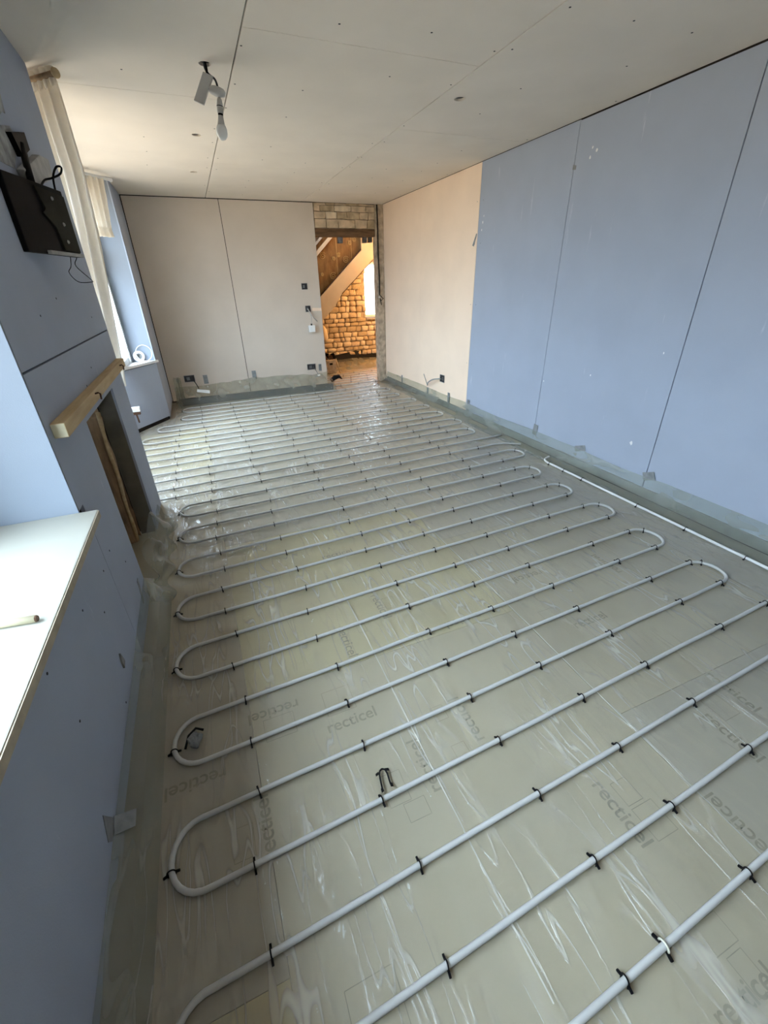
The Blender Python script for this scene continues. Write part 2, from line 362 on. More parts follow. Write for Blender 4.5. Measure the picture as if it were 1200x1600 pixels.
# ---- ceiling
ceiling = struct('ceiling', B(-1.0, FRONT, H+.05, RX+0.1, BY+0.15, H+0.15), 'void')
HOLES = [(0.309, 3.011, .030), (0.292, 4.204, .032), (0.291, 5.40, .032), (1.774, 3.02, .034), (1.783, 4.249, .034), (1.752, 5.434, .034)]
def holed_board(name, x0, x1, y0, y1, z0, z1, m, parent):
    """ceiling sheet with round holes cut through it"""
    hs = [h for h in HOLES if x0 < h[0] < x1 and y0 < h[1] < y1]
    bm = bmesh.new(); xs_ = [x0, x1]; ys_ = [y0, y1]; C = 0.06
    for hx, hy, r in hs: xs_ += [hx-C, hx+C]; ys_ += [hy-C, hy+C]
    xs_ = sorted(set(xs_)); ys_ = sorted(set(ys_))
    mb = MB()
    for i in range(len(xs_)-1):
        for j in range(len(ys_)-1):
            a, b, c, d = xs_[i], xs_[i+1], ys_[j], ys_[j+1]
            hh = [h for h in hs if abs((a+b)/2-h[0]) < .01 and abs((c+d)/2-h[1]) < .01]
            if not hh:
                mb.add([(a, c, z0), (a, d, z0), (b, d, z0), (b, c, z0)], [(0, 1, 2, 3)])
                continue
            hx, hy, r = hh[0]; N = 24
            inner = [(hx+r*math.cos(2*PI*k/N), hy+r*math.sin(2*PI*k/N), z0) for k in range(N)]
            outer = []
            for k in range(N):
                cx, sy = math.cos(2*PI*k/N), math.sin(2*PI*k/N); q = C/max(abs(cx), abs(sy)); outer.append((hx+q*cx, hy+q*sy, z0))
            mb.add(inner+outer, [(k, N+k, N+(k+1) % N, (k+1) % N)[::-1] for k in range(N)])
            mb.add(inner+[(p[0], p[1], z1) for p in inner], [(k, (k+1) % N, N+(k+1) % N, N+k) for k in range(N)])
    mb.add([(x0, y0, z0), (x1, y0, z0), (x1, y1, z0), (x0, y1, z0), (x0, y0, z1), (x1, y0, z1), (x1, y1, z1), (x0, y1, z1)],
           [(0, 1, 5, 4), (1, 2, 6, 5), (2, 3, 7, 6), (3, 0, 4, 7)])
    bm.free()
    return part(name, mb, m, parent)
CJ1, CJ2 = 0.441, 1.637
cols = [(-1.1, CJ1, [FRONT, 1.07, 3.47, BY]), (CJ1, CJ2, [FRONT, 0.2, 2.60, 5.0, BY]), (CJ2, RX-.002, [FRONT, 1.25, 3.65, 6.05, BY])]
for x0, x1, ys in cols:
    for k in range(len(ys)-1):
        holed_board('plasterboard', x0+.0035, x1-.0035, ys[k]+.0016, ys[k+1]-(.004 if k == len(ys)-2 else .0016), H, H+TH, 'ceiling_board', ceiling)
for hx, hy, r in HOLES:
    part('hole_shade', MB().lathe([(r+.02, 0), (r+.02, .002)], (hx, hy, H+TH+.001), seg=20), 'black_membrane', ceiling)  # black disc paints the shade inside each hole
# screw heads in rows (tiny)
mb = MB()
for x0, x1, ys in cols:
    for xx in [x0+.03+k*(x1-x0-.06)/3 for k in range(4)]:
        yy = 0.8
        while yy < BY-.1:
            if random.random() < .55 and xx > -.45: mb.lathe([(.0055, 0), (.0055, .002)], (xx+random.uniform(-.02, .02), yy+random.uniform(-.06, .06), H-.0006), seg=6)
            yy += .4
o = part('screw_heads', mb, 'dark_box', ceiling); o['kind'] = 'stuff'

# ---- right wall
wr = struct('wall_right', B(RX+TH+.003, FRONT, -.1, RX+.2, BY+.12, H+.12), 'void')
rs = [FRONT, -.52, .685, 1.882, 3.075, 4.279, 5.52, BY-.002]
for k in range(len(rs)-1):
    m = 'blue_board' if rs[k] < 4.2 else 'cream_board'
    top = H-.003 if k != 3 else H-.008
    gl_ = {3: .007, 4: .0045, 5: .004, 6: .0016}
    part('plasterboard', B(RX, rs[k]+gl_.get(k, .004)/2, .012, RX+TH, rs[k+1]-gl_.get(k+1, .004)/2, top), m, wr)
mb = MB()
for yy in (4.32, 4.22): 
    for zz in (.6, 1.2, 1.75, 2.1): mb.lathe([(.004, 0), (.004, .002)], (RX-.001, yy, zz), (1, 0, 0), 6)
o = part('screw_heads', mb, 'zinc', wr); o['kind'] = 'stuff'
# small pale filler dabs on the blue boards
for (yy, zz, s) in [(2.93, 2.16, .010), (2.88, 2.19, .013), (2.92, 2.215, .008), (4.2, 1.92, .012), (4.21, 1.86, .009), (4.19, 1.97, .008), (2.55, .75, .007), (2.0, .98, .006), (2.06, .35, .016), (3.05, .62, .007)]:
    mb = MB(); n = 7
    pts = [(RX-.0003, yy+s*math.cos(2*PI*k/n)*random.uniform(.5, 1), zz+s*math.sin(2*PI*k/n)*random.uniform(.7, 1.4)) for k in range(n)]
    part('filler_dab', mb.prism(pts, (-.0008, 0, 0)), 'white_plastic', wr)

# ---- back wall with the doorway
DL, DR, DTOP = 1.79, 2.675, 2.11
wb = struct('wall_back', MB().box(-1.1, BY+TH+.003, -.1, DL-.012, BY+.10, H+.1), 'void')
part('mortar_bed', B(DL-.01, BY+.014, DTOP, RX-.02, BY+.10, H+.1), 'lintel_mortar', wb)
for x0, x1 in ((LX+.004, .586), (.586, DL)):
    part('plasterboard', B(x0+.004, BY, .012, x1-.004, BY+TH, H-.009), 'grey_board', wb)
# rubble stones above the doorway
random.seed(3)
z = DTOP
for zc in (.105, .085, .07, .028):
    x = DL+.004-random.uniform(0, .1)
    while x < DR:
        wst = random.uniform(.12, .24); x0 = max(x, DL+.004); x1 = min(x+wst, DR)
        if x1-x0 > .03:
            part('stone', MB().prism([(a_+random.uniform(-.006, .006), BY+random.uniform(-.006, .008), b_+random.uniform(-.005, .005)) for a_, b_ in ((x0+.004, z+.004), ((x0+x1)/2, z+.003), (x1-.004, z+.004), (x1-.003, z+zc/2), (x1-.004, z+zc-.004), ((x0+x1)/2, z+zc-.003), (x0+.004, z+zc-.004), (x0+.003, z+zc/2))], (0, .05, 0)), random.choice(['stone_cream', 'stone_pale', 'stone_cream', 'stone_brown']), wb, False, .004)
        x += wst
    z += zc
struct('trim_1', B(DR, BY-.045, -.02, RX-.004, BY+.10, H-.004), 'concrete')       # rough plastered jamb post
beam = thing('lintel_beam', (2.2, BY+.05, 2.02), 'dark old timber lintel over the doorway below the rubble stones', 'beam')
mb = MB().grid(lambda u, v: (DL-.05+u*(DR-DL+.05), BY+.012-.008*math.sin(v*PI)+.006*fbm(u*9, v*3), 2.018+v*.09+.006*fbm(u*7, 3)), 30, 4)
mb.box(DL-.05, BY+.018, 2.02, DR, BY+.20, 2.108)
part('timber', mb, 'old_beam', beam, False)
for xx, zz, ww in ((2.185, 1.945, .035), (2.56, 1.95, .032), (2.645, 1.955, .03)):
    part('hanger', MB().box(xx-ww, BY+.12, zz, xx+ww, BY+.17, 2.02).box(xx-ww*.8, BY+.10, zz, xx+ww*.8, BY+.18, zz+.006), 'zinc', beam)
# conduit with a cable tail down the jamb
cb = thing('jamb_cable', (2.70, BY-.06, 1.2), 'dark cable running down the jamb post and ending in a loose knot', 'cable')
part('cable', MB().tube([(2.690, BY-.052, 2.39), (2.694, BY-.054, 2.1), (2.692, BY-.056, 1.8), (2.700, BY-.056, 1.5), (2.698, BY-.056, 1.27)], .009, 6), 'black_plastic', cb, True)
part('cable_end', MB().tube([(2.698, BY-.056, 1.27), (2.72, BY-.08, 1.24), (2.75, BY-.07, 1.22), (2.72, BY-.065, 1.19), (2.70, BY-.07, 1.22), (2.715, BY-.08, 1.13)], .006, 6), 'black_plastic', cb, True)
part('junction', B(2.683, BY-.072, 1.225, 2.705, BY-.047, 1.25), 'white_plastic', cb, False, .003)

# ---- left wall: near window, chimney face, bay
WY, SILL, WH, W0 = 1.60, 0.75, 2.24, -0.40            # far edge of the near window, sill height
FY0, FY1, FZ = 2.09, 2.84, 0.94  # fireplace opening
EY = 3.25                        # end of the chimney face, bay starts
wl = struct('wall_left', MB().box(LX-.35, FRONT, -.1, LX-TH-.003, WY-.012, SILL-.04)
            .box(LX-.35, WY+TH+.002, -.1, LX-TH-.003, FY0-.02, H).box(LX-.35, FY1+.04, -.1, LX-TH-.003, EY-.006, H).box(LX-.35, FY0-.02, FZ+.02, LX-TH-.003, FY1+.04, H)
            .box(LX-.35, FRONT, WH+.02, LX-TH-.003, WY, H).box(LX-.5, FRONT, SILL-.1, LX-TH-.003, W0-.012, WH+.1), 'void')
def lp(mb, m='blue_board', nm='plasterboard'): return part(nm, mb, m, wl)
lp(B(LX-TH, FRONT, .012, LX, 1.664, SILL-.032))
lp(MB().box(LX-TH, 1.667, .012, LX, FY0, 1.208).box(LX-TH, FY1, .012, LX, EY, 1.208).box(LX-TH, FY0, FZ, LX, FY1, 1.208).box(LX-TH, WY+.0135, SILL, LX, 1.667, 1.208))
lp(B(LX-TH, WY+.0135, 1.2145, LX, EY, H-.003))
lp(B(LX-TH, FRONT, WH, LX, WY-.002, H-.003))
lp(B(LX-TH, FRONT, SILL-.03, LX, W0, WH-.002))
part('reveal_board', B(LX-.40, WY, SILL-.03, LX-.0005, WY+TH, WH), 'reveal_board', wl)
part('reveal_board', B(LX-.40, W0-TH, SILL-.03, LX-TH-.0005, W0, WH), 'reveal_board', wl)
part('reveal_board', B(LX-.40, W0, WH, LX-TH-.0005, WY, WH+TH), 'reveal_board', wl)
part('plasterboard', B(LX-.46, EY-.0005, 0, LX, EY+TH, H-.003), 'blue_board', wl)
# nail/screw marks
mb = MB()
for yy, zz in ((.98, .61), (1.0, .405), (1.3, .55), (1.45, .42), (1.6, .5), (1.75, .5), (1.9, .35), (1.3, .12), (2.3, 1.4), (2.5, 1.1), (2.3, 1.05), (2.9, 1.3), (2.0, 1.35), (1.8, 1.6)):
    mb.lathe([(.004, 0), (.004, .001)], (LX+.0002, yy, zz), (1, 0, 0), 7)
o = part('screw_heads', mb, 'dark_box', wl); o['kind'] = 'stuff'
part('plaster_chip', MB().prism([(LX+.0004, 1.40, .19), (LX+.0004, 1.43, .20), (LX+.0004, 1.415, .25), (LX+.0004, 1.40, .22)], (.006, 0, 0)), 'torn_plaster', wl)
# torn paper patches high on the chimney face
for pts in ([(2.30, 2.00), (2.53, 2.10), (2.50, 2.02), (2.46, 2.015), (2.40, 1.99)], [(2.2, 1.82), (2.34, 1.95), (2.50, 1.985), (2.54, 1.96), (2.46, 1.90), (2.36, 1.83)]):
    part('torn_patch', MB().prism([(LX+.0004, a, b) for a, b in pts], (.0016, 0, 0)), 'torn_plaster', wl)

# near window: frame, mullions, panes; unseen wide far post added to dim the reveal
win1 = struct('window_1', MB().box(-.93, 1.40, SILL, -.84, WY-.001, WH).box(-.93, W0, SILL, -.87, W0+.06, WH).box(-.93, WY-.062, SILL, -.87, WY-.002, WH).box(-.93, W0+.06, SILL, -.87, WY-.062, SILL+.06).box(-.93, W0+.06, WH-.06, -.87, WY-.062, WH), 'white_frame')
part('mullion', B(-.93, .57, SILL+.06, -.87, .63, WH-.06), 'white_frame', win1)
for y0, y1 in ((W0+.06, .57), (.63, WY-.062)): part('pane', B(-.903, y0, SILL+.06, -.897, y1, WH-.06), 'window_glass', win1)
sill = part('window_sill', B(-.90, W0+.001, SILL-.028, -.442, WY-.002, SILL), 'sill_paint', win1, False, .004)
part('sill_edge', B(-.4425, W0+.004, SILL-.027, -.4395, WY-.004, SILL-.003), 'mdf_edge', win1)

# bay: splayed apron, sill, reveal, window
bay = struct('wall_bay', MB().box(LX-.5, 5.816, -.1, LX-TH-.003, BY+.1, H).prism([(LX-.03, 5.79, -.1), (-.985, 5.11, -.1), (-1.1, 5.15, -.1), (-1.1, 5.85, -.1), (LX-.03, 5.85, -.1)], (0, 0, .765)).box(-1.12, EY-.2, -.1, -.965, 5.85, .66).box(-1.12, EY-.2, 2.32, -.965, BY, H), 'void')
S0, S1 = Vector((LX, 5.80, 0)), Vector((-.96, 5.13, 0))
n2 = Vector((S1-S0).yx.to_3d()).normalized() if False else Vector((-.45, .31, 0)).normalized()
part('plasterboard', MB().prism([(S0.x, S0.y, .045), (S1.x, S1.y, .045), (S1.x-.012, S1.y+.008, .045), (S0.x-.012, S0.y+.008, .045)], (0, 0, .62)), 'blue_board', bay)
part('plasterboard', B(-.965, EY, .03, -.95, 5.15, .665), 'blue_board', bay)
part('plasterboard', B(LX-TH, 5.80, .035, LX, BY-.012, H-.003), 'blue_board', bay)
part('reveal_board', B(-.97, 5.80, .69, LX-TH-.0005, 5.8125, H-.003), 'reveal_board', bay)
part('soffit_board', B(-.965, EY+TH, 2.33, LX-.2, 5.80, 2.343), 'ceiling_board', bay)
win2 = struct('window_2', B(-.84, 5.72, .70, -.74, 5.80, 2.33), 'white_frame')
mb = MB()
for y0 in (EY+.02, 4.05, 4.88): mb.box(-.82, y0, .70, -.76, y0+.06, 2.33)
mb.box(-.82, EY+.02, .70, -.76, 5.72, .76); mb.box(-.82, EY+.02, 2.27, -.76, 5.72, 2.33); mb.box(-.815, EY+.02, 1.78, -.765, 5.72, 1.82)
part('window_frame', mb, 'white_frame', win2)
for y0, y1 in ((EY+.08, 4.05), (4.11, 4.88), (4.94, 5.72)): part('pane', B(-.793, y0, .76, -.787, y1, 2.27), 'window_glass', win2)
part('window_sill', MB().prism([(-.472, 5.83, .672), (-.985, 5.08, .672), (-.985, EY+TH, .672), (-1.0, EY+TH, .672), (-1.0, 5.83, .672)], (0, 0, .026)), 'white_frame', win2)

# room behind the camera
struct('wall_front', B(-1.0, FRONT-.1, -.1, RX+.1, FRONT, H+.1), 'grey_board')

# ---- fireplace lining and what stands in it
fp = thing('fireplace_recess', (LX-.1, 2.46, 0), 'open fireplace recess below the pine batten', 'fireplace')
part('lining', MB().box(LX-.10, FY1, 0, LX-TH, FY1+.012, FZ).box(LX-.10, FY0-.012, 0, LX-TH, FY0, FZ).box(LX-.10, FY0, FZ-.001, LX-TH, FY1, FZ+.012), 'render_dark', fp)
mb = MB().grid(lambda u, v: (LX-.10-u*.25, FY1-.02+.03*fbm(u*5, v*9)+.03*u, v*FZ), 10, 26)
part('old_side', mb, 'rough_timber', fp, True)
mb = MB().grid(lambda u, v: (LX-.34+.03*fbm(u*6, v*6), FY0+u*(FY1-FY0), v*FZ), 16, 16)
part('fireback', mb, 'stone_brown', fp, True)
part('hearth', B(LX-.35, FY0, -.06, LX-.02, FY1, -.004), 'render_dark', fp)
tm = thing('leaning_plank', (LX-.14, 2.76, 0), 'rough reddish-brown plank standing upright inside the fireplace recess', 'plank')
def plank(u, v):
    a = u*2*PI; w1 = .075+.012*fbm(3, v*5); 
    cx = LX-.19+.035*v+.012*fbm(v*4, 1); cy = 2.745+.02*v
    return (cx+w1*max(-1, min(1, 1.4*math.cos(a))), cy+.016*max(-1, min(1, 1.4*math.sin(a))), .002+v*.80)
part('timber', MB().grid(plank, 12, 20), 'rough_timber', tm, True)
part('split_edge', MB().tube([(LX-.112+.003*math.sin(k*1.3)+.002*k, 2.735, .01+k*.075) for k in range(12)], [.009+.003*abs(math.sin(k*2.1)) for k in range(12)], 6), 'pine', tm, True)

# ---- pine batten over the fireplace, with bent nails
bt = thing('pine_batten', (LX+.02, 2.45, 1.0), 'pine batten nailed across the left wall above the fireplace recess', 'batten')
part('wood', B(LX+.0005, 1.655, .998, LX+.042, 3.24, 1.046), 'pine', bt, False, .002)
part('end_grain', B(LX+.002, 1.6545, 1.0, LX+.040, 1.6556, 1.044), 'pine_end', bt)
for yy in (2.20, 3.02):
    part('bent_nail', MB().tube([(LX+.036, yy, 1.03), (LX+.055, yy, 1.034), (LX+.060, yy+.006, 1.028), (LX+.057, yy+.012, 1.004)], .0035, 6), 'rust', bt, True)

# ---- black screen on a bracket on the chimney face, with cables
tv = thing('wall_screen', (-.44, 2.28, 1.56), 'black flat screen on a wall bracket beside the lace curtain', 'screen')
A, Bp = Vector((-.482, 2.08, 0)), Vector((-.388, 2.45, 0))
ax = (Bp-A).normalized(); nrm = Vector((ax.y, -ax.x, 0))
c = (A+Bp)/2; L = (Bp-A).length/2
part('casing', MB().obox(c+Vector((0, 0, 1.665))-nrm*.012, ax, nrm, (0, 0, 1), L, .012, .115), 'black_plastic', tv, False, .004)
part('back_cover', MB().prism([Vector((A+ax*u))+nrm*.001+Vector((0, 0, zz)) for u, zz in ((.17, 1.765), (.20, 1.70), (.175, 1.685), (.235, 1.645), (.25, 1.57), (.372, 1.566), (.372, 1.76))], nrm*.006), 'olive_plastic', tv, False)
part('lower_lip', MB().obox(A+ax*.25+Vector((0, 0, 1.556))+nrm*.006, ax, nrm, (0, 0, 1), .128, .008, .006), 'grey_plastic', tv, False, .002)
for u, zz in ((.27, 1.74), (.30, 1.66), (.29, 1.60)):
    part('screw_boss', MB().lathe([(.007, 0), (.005, .004)], A+ax*u+nrm*.007+Vector((0, 0, zz)), nrm, 8), 'grey_plastic', tv)
part('wall_plate', MB().prism([(LX+.001, 2.40, 1.945), (LX+.001, 2.62, 1.995), (LX+.001, 2.62, 1.94), (LX+.001, 2.46, 1.885)], (.02, 0, 0)), 'black_plastic', tv)
part('arm', MB().tube([(LX+.02, 2.5, 1.93), (LX+.03, 2.42, 1.85), (-.45, 2.3, 1.77)], .012, 8), 'black_plastic', tv, True)
bx = part('junction_cover', MB().prism([(LX+.002, 2.36, 1.83), (LX+.002, 2.72, 1.945), (LX+.002, 2.90, 1.965), (LX+.002, 2.86, 1.885), (LX+.002, 2.55, 1.81), (LX+.002, 2.38, 1.80)], (.03, 0, 0)), 'grey_plastic', tv, False, .006)
def bez(pts, n=8):
    out = []
    P = [Vector(p) for p in pts]; P = [P[0]*2-P[1]]+P+[P[-1]*2-P[-2]]
    for i in range(1, len(P)-2):
        for k in range(n):
            t = k/n; a, b, c_, d = P[i-1], P[i], P[i+1], P[i+2]
            out.append(.5*((2*b)+(c_-a)*t+(2*a-5*b+4*c_-d)*t*t+(3*b-a-3*c_+d)*t**3))
    out.append(P[-2]); return out
part('looped_cable', MB().tube(bez([(-.462, 2.5, 1.80), (-.455, 2.58, 1.835), (-.43, 2.6, 1.846), (-.395, 2.6, 1.862), (-.384, 2.6, 1.884), (-.402, 2.6, 1.884), (-.424, 2.6, 1.85), (-.432, 2.6, 1.80), (-.428, 2.56, 1.74)]), .004, 6), 'black_plastic', tv, True)
part('aerial_wire', MB().tube(bez([(-.443, 2.46, 1.76), (-.43, 2.48, 1.68), (-.428, 2.5, 1.62), (-.455, 2.56, 1.53), (-.48, 2.6, 1.50), (-.455, 2.6, 1.462), (-.405, 2.6, 1.46), (-.40, 2.6, 1.468), (-.445, 2.6, 1.525), (-.425, 2.56, 1.555)], 5), .0016, 5), 'black_plastic', tv, True)

# ---- curtains in the bay
pl = thing('curtain_pole', (-.5, 3.36, 2.36), 'short wooden curtain pole end near the ceiling over the lace curtain', 'curtain pole')
P0, P1 = Vector((-.372, 3.20, 2.358)), Vector((-.72, 3.54, 2.358)); pd = (P1-P0).normalized()
part('pole', MB().tube([P0, P1], .012, 10), 'rough_timber', pl, True)
part('finial', MB().lathe([(.012, -.004), (.019, 0), (.021, .006), (.019, .014), (.012, .016)], P0+pd*.012, -pd, 16), 'pine', pl, True)
part('bracket', MB().tube([(-.56, 3.4, 2.36), (-.56, 3.4, H)], .006, 6), 'rust', pl, True)
cu1 = thing('lace_curtain', (-.55, 3.45, .85), 'long cream curtain hanging at the near end of the bay window', 'curtain')
def c1(u, v):
    z_ = 2.375-v*1.52
    keys = [(2.40, -.405), (2.0, -.397), (1.70, -.421), (.93, -.508), (.8, -.52)]
    for (za, xa), (zb, xb) in zip(keys, keys[1:]):
        if zb <= z_ <= za: ex = xb+(xa-xb)*(z_-zb)/(za-zb); break
    else: ex = keys[-1][1]
    s = u*.36; fold = math.sin(u*34+1.5*fbm(u*3, v*2))*(.017+.010*v)+.016*fbm(u*8, v*3)
    return (ex-s*.72+fold*.7, 3.335+s*.70+fold*.72, z_)
part('drape', MB().grid(c1, 90, 30), 'curtain_cloth', cu1, True)
part('ruffled_heading', MB().grid(lambda u, v: (-.386-u*.30+.013*math.sin(u*60)*(1-.5*v), 3.222+u*.29+.012*math.cos(u*60), 2.39-v*.075), 80, 4), 'curtain_cloth', cu1, True)
cr = thing('curtain_rail', (-.55, 5.6, 2.36), 'white curtain rail at the far end of the bay window', 'curtain rail')
R0, R1 = Vector((-.455, 5.735, 2.362)), Vector((-.735, 5.38, 2.362))
part('rail', MB().obox((R0+R1)/2, R1-R0, Vector((R1-R0)).cross(Vector((0, 0, 1))), (0, 0, 1), (R1-R0).length/2, .008, .012), 'white_plastic', cr, False, .002)
for u in (.25, .45, .65): part('glider', MB().lathe([(.006, 0), (.008, -.012), (.004, -.022)], R0.lerp(R1, u)+Vector((0, 0, -.012)), (0, 0, 1), 8), 'white_plastic', cr)
cu2 = thing('short_curtain', (-.62, 5.5, 1.86), 'short frilled cream curtain hanging at the far end of the bay window', 'curtain')
def c2(u, v):
    p_ = R0.lerp(R1, .24+u*.66); f = .018*math.sin(u*28+2*v)+.008*fbm(u*7, v*4)
    q = .04*v; mid = R0.lerp(R1, .50)
    p_ = p_.lerp(mid, q*4*(1-.3*v)+.10*v)
    return (p_.x+f*.78-.035*v, p_.y-f*.62, 2.352-v*.40)
part('drape', MB().grid(c2, 60, 16), 'curtain_cloth', cu2, True)
def c2f(u, v):
    b = Vector(c2(u, 1.0)); f = .012*math.sin(u*70)
    return (b.x+f*(.4+v), b.y-f*(.4+v), b.z+.01-v*.075)
part('frill', MB().grid(c2f, 80, 4), 'curtain_cloth', cu2, True)

# roll of tape and a wire ring on the bay sill
tr_ = thing('tape_roll', (-.65, 5.74, .70), 'pale roll of tape leaning against the reveal on the bay window sill', 'tape')
ctr = Vector((-.655, 5.768, .757)); axn = Vector((.25, -1, .12)).normalized()
part('roll', MB().lathe([(.034, -.012), (.058, -.012), (.058, .012), (.034, .012), (.034, -.012)], ctr, axn, 28), 'white_plastic', tr_, False)
part('core', MB().lathe([(.027, -.010), (.034, -.0125), (.034, .013), (.027, .010), (.027, -.010)], ctr, axn, 24), 'grey_plastic', tr_, True)
ring = part('wire_coil', MB().tube([(-.595+.082*math.cos(a), 5.79-.03*(1-math.sin(a)), .788+.082*math.sin(a)) for a in [2*PI*k/28 for k in range(29)]], .004, 6), 'white_plastic', None, True)
tag(ring, 'thin white wire coil standing behind the tape roll on the bay sill', 'wire'); origin_to(ring, (-.595, 5.76, .70))
# white plug box and dark bracket at the bay edge
pb = thing('plug_box', (-.72, 5.0, .26), 'small white plug box hanging low at the near edge of the bay', 'plug')
part('box', B(-.79, 4.98, .315, -.695, 5.03, .36), 'white_plastic', pb, False, .004)
part('socket', B(-.78, 4.985, .285, -.70, 5.025, .314), 'rust', pb)
part('stem', MB().tube([(-.74, 5.0, .30), (-.735, 5.0, .20)], .008, 6), 'rust', pb, True)

# ---- bare stick on the near sill
st = thing('wooden_stick', (-.55, 1.0, SILL), 'thin pale stick with a dark cut end lying on the near window sill', 'stick')
part('stick', MB().tube([(-.74, 1.03, SILL+.010), (-.60, 1.018, SILL+.010), (-.475, 1.000, SILL+.010)], .0088, 8), 'pine_end', st, True)
part('cut_end', MB().lathe([(.0086, 0), (.007, .004)], (-.4755, 1.000, SILL+.010), (1, -.12, 0), 8), 'rust', st)

# ------------------------------------------------------------------ polythene sheet over the floor
poly = thing('polythene_sheet', (1.1, 3.0, 0.0), 'clear creased polythene sheet over the floor boards, turned up the walls', 'plastic sheet')
NX, NY = 300, 560
X0, X1, Y0, Y1 = -.45, 2.66, -.9, 6.34
loopsL = []   # filled below by rule, used for radiating creases
for yc in (.775, 1.145, 1.53, 1.9, 2.27, 2.66, 3.04): loopsL.append((-.26, yc))
def sheet_z(x, y):
    r1 = 1-abs(fbm(x*3.1+y*.9, y*1.1-x*.3, 1.7)); r1 = max(0, r1-.90)*.045
    r2 = 1-abs(fbm(x*6.0-y*2.2, y*2.5, 5.1)); r2 = max(0, r2-.90)*.030
    z_ = .0022+r1+r2+.0012*fbm(x*9, y*9, 2.0)
    if x < .35:
        wgt = min(1, (.35-x)/.5)
        r3 = 1-abs(fbm(x*5.4+y*8.6, y*8.2-x*2.6, 9.3)); z_ += wgt*max(0, r3-.80)*.045
    if x > 2.05:
        wgt = min(1, (x-2.05)/.4)
        r3 = 1-abs(fbm(x*4.0-y*6.2, y*8.0+x*4.5, 4.4)); z_ += wgt*max(0, r3-.80)*.040
    d = abs(x-.44-.02*fbm(y*1.5, 2.2)); z_ += .006*math.exp(-(d/.006)**2)
    d = abs(x-1.16-.01*fbm(y*1.2, 7.2)); z_ += .004*math.exp(-(d/.004)**2)
    return min(z_, .0105)
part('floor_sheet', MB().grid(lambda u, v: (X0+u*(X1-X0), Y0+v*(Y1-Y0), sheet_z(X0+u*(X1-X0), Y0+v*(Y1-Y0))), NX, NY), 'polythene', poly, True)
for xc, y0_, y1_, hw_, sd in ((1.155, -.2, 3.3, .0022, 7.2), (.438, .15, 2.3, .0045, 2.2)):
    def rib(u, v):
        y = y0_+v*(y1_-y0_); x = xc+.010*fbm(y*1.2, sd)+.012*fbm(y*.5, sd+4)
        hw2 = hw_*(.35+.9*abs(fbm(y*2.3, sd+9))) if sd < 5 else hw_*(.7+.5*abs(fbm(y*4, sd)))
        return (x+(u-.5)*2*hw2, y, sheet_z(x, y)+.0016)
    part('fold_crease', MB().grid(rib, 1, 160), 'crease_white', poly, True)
part('bay_sheet', MB().grid(lambda u, v: (-.96+u*.51, EY+.02+v*(2.52-.68*(1-u)), .0025+.006*max(0, 1-abs(fbm(u*4, v*6, 8.8))-.8)*5), 16, 60), 'polythene', poly, True)

def sweep(profile, n0, n1, n, axis, wob, seed):
    """profile: list of (offset, z); swept along axis 'y' (x = offset) or 'x' (y = offset)"""
    k = len(profile)-1
    def fn(u, v):
        t = n0+u*(n1-n0); s = v*k; i = min(int(s), k-1); f = s-i
        o_ = profile[i][0]+(profile[i+1][0]-profile[i][0])*f; z_ = profile[i][1]+(profile[i+1][1]-profile[i][1])*f
        wv = math.sin(v*PI)
        o_ += wob*wv*(fbm(t*1.6, v*2.2, seed)+.5*fbm(t*5.0+v*4, v*2, seed+3))
        z_ += (wob*1.0*fbm(t*1.3, 3.3, seed+7)+.3*wob*fbm(t*6, 1.3, seed+9))*v
        return (o_, t, max(z_, .003)) if axis == 'y' else (t, o_, max(z_, .003))
    return MB().grid(fn, n, 14)
part('skirt', sweep([(2.62, .004), (2.68, .006), (2.73, .030), (2.765, .095), (2.785, .155)], -.9, 6.66, 220, 'y', .016, 1.0), 'polythene_skirt', poly, True)
LPR = [(-.395, 0), (-.412, .01), (-.436, .22), (-.470, .55), (-.4972, 1.0)]
def left_skirt(u, v):
    y = -.9+u*2.98; top = max(.045, .035+.048*y)+.012*fbm(y*2.2, 4.1); q = v*4; i = min(int(q), 3); f = q-i
    x = LPR[i][0]+(LPR[i+1][0]-LPR[i][0])*f; hgt = LPR[i][1]+(LPR[i+1][1]-LPR[i][1])*f
    return (x+.010*math.sin(v*PI)*fbm(y*2.1, v*2, 21.), y, .004+top*hgt)
part('skirt', MB().grid(left_skirt, 110, 14), 'polythene_skirt', poly, True)
part('skirt', sweep([(6.27, .004), (6.33, .03), (6.38, .085), (6.46, .125), (6.62, .165), (6.752, .215)], -.42, 1.80, 120, 'x', .075, 41.0), 'polythene_skirt', poly, True)
# loose bunched sheet in front of the fireplace
def bunch(u, v):
    y = 2.0+u*.98; top = .16*(1-abs(u-.72)/.9)+.05*math.sin(u*19)
    return (-.40-v*.10+.03*fbm(u*6, v*3, 3)+.018*math.sin(u*24+v*2), y+.03*v*math.sin(u*15), .004+v**1.4*max(.03, top))
part('bunched_sheet', MB().grid(bunch, 70, 14), 'polythene_skirt', poly, True)
def corner(u, v):
    a = u*PI*1.1; r = .09*(1-.45*v)+.025*math.sin(u*17+v*3)+.015*fbm(u*6, v*5)
    return (-.42+r*math.cos(a-1.4)*.9+.03*v, 6.62+r*math.sin(a-1.4)-.12*(1-v), .004+v*.34)
part('bunched_sheet', MB().grid(corner, 50, 16), 'polythene_skirt', poly, True)
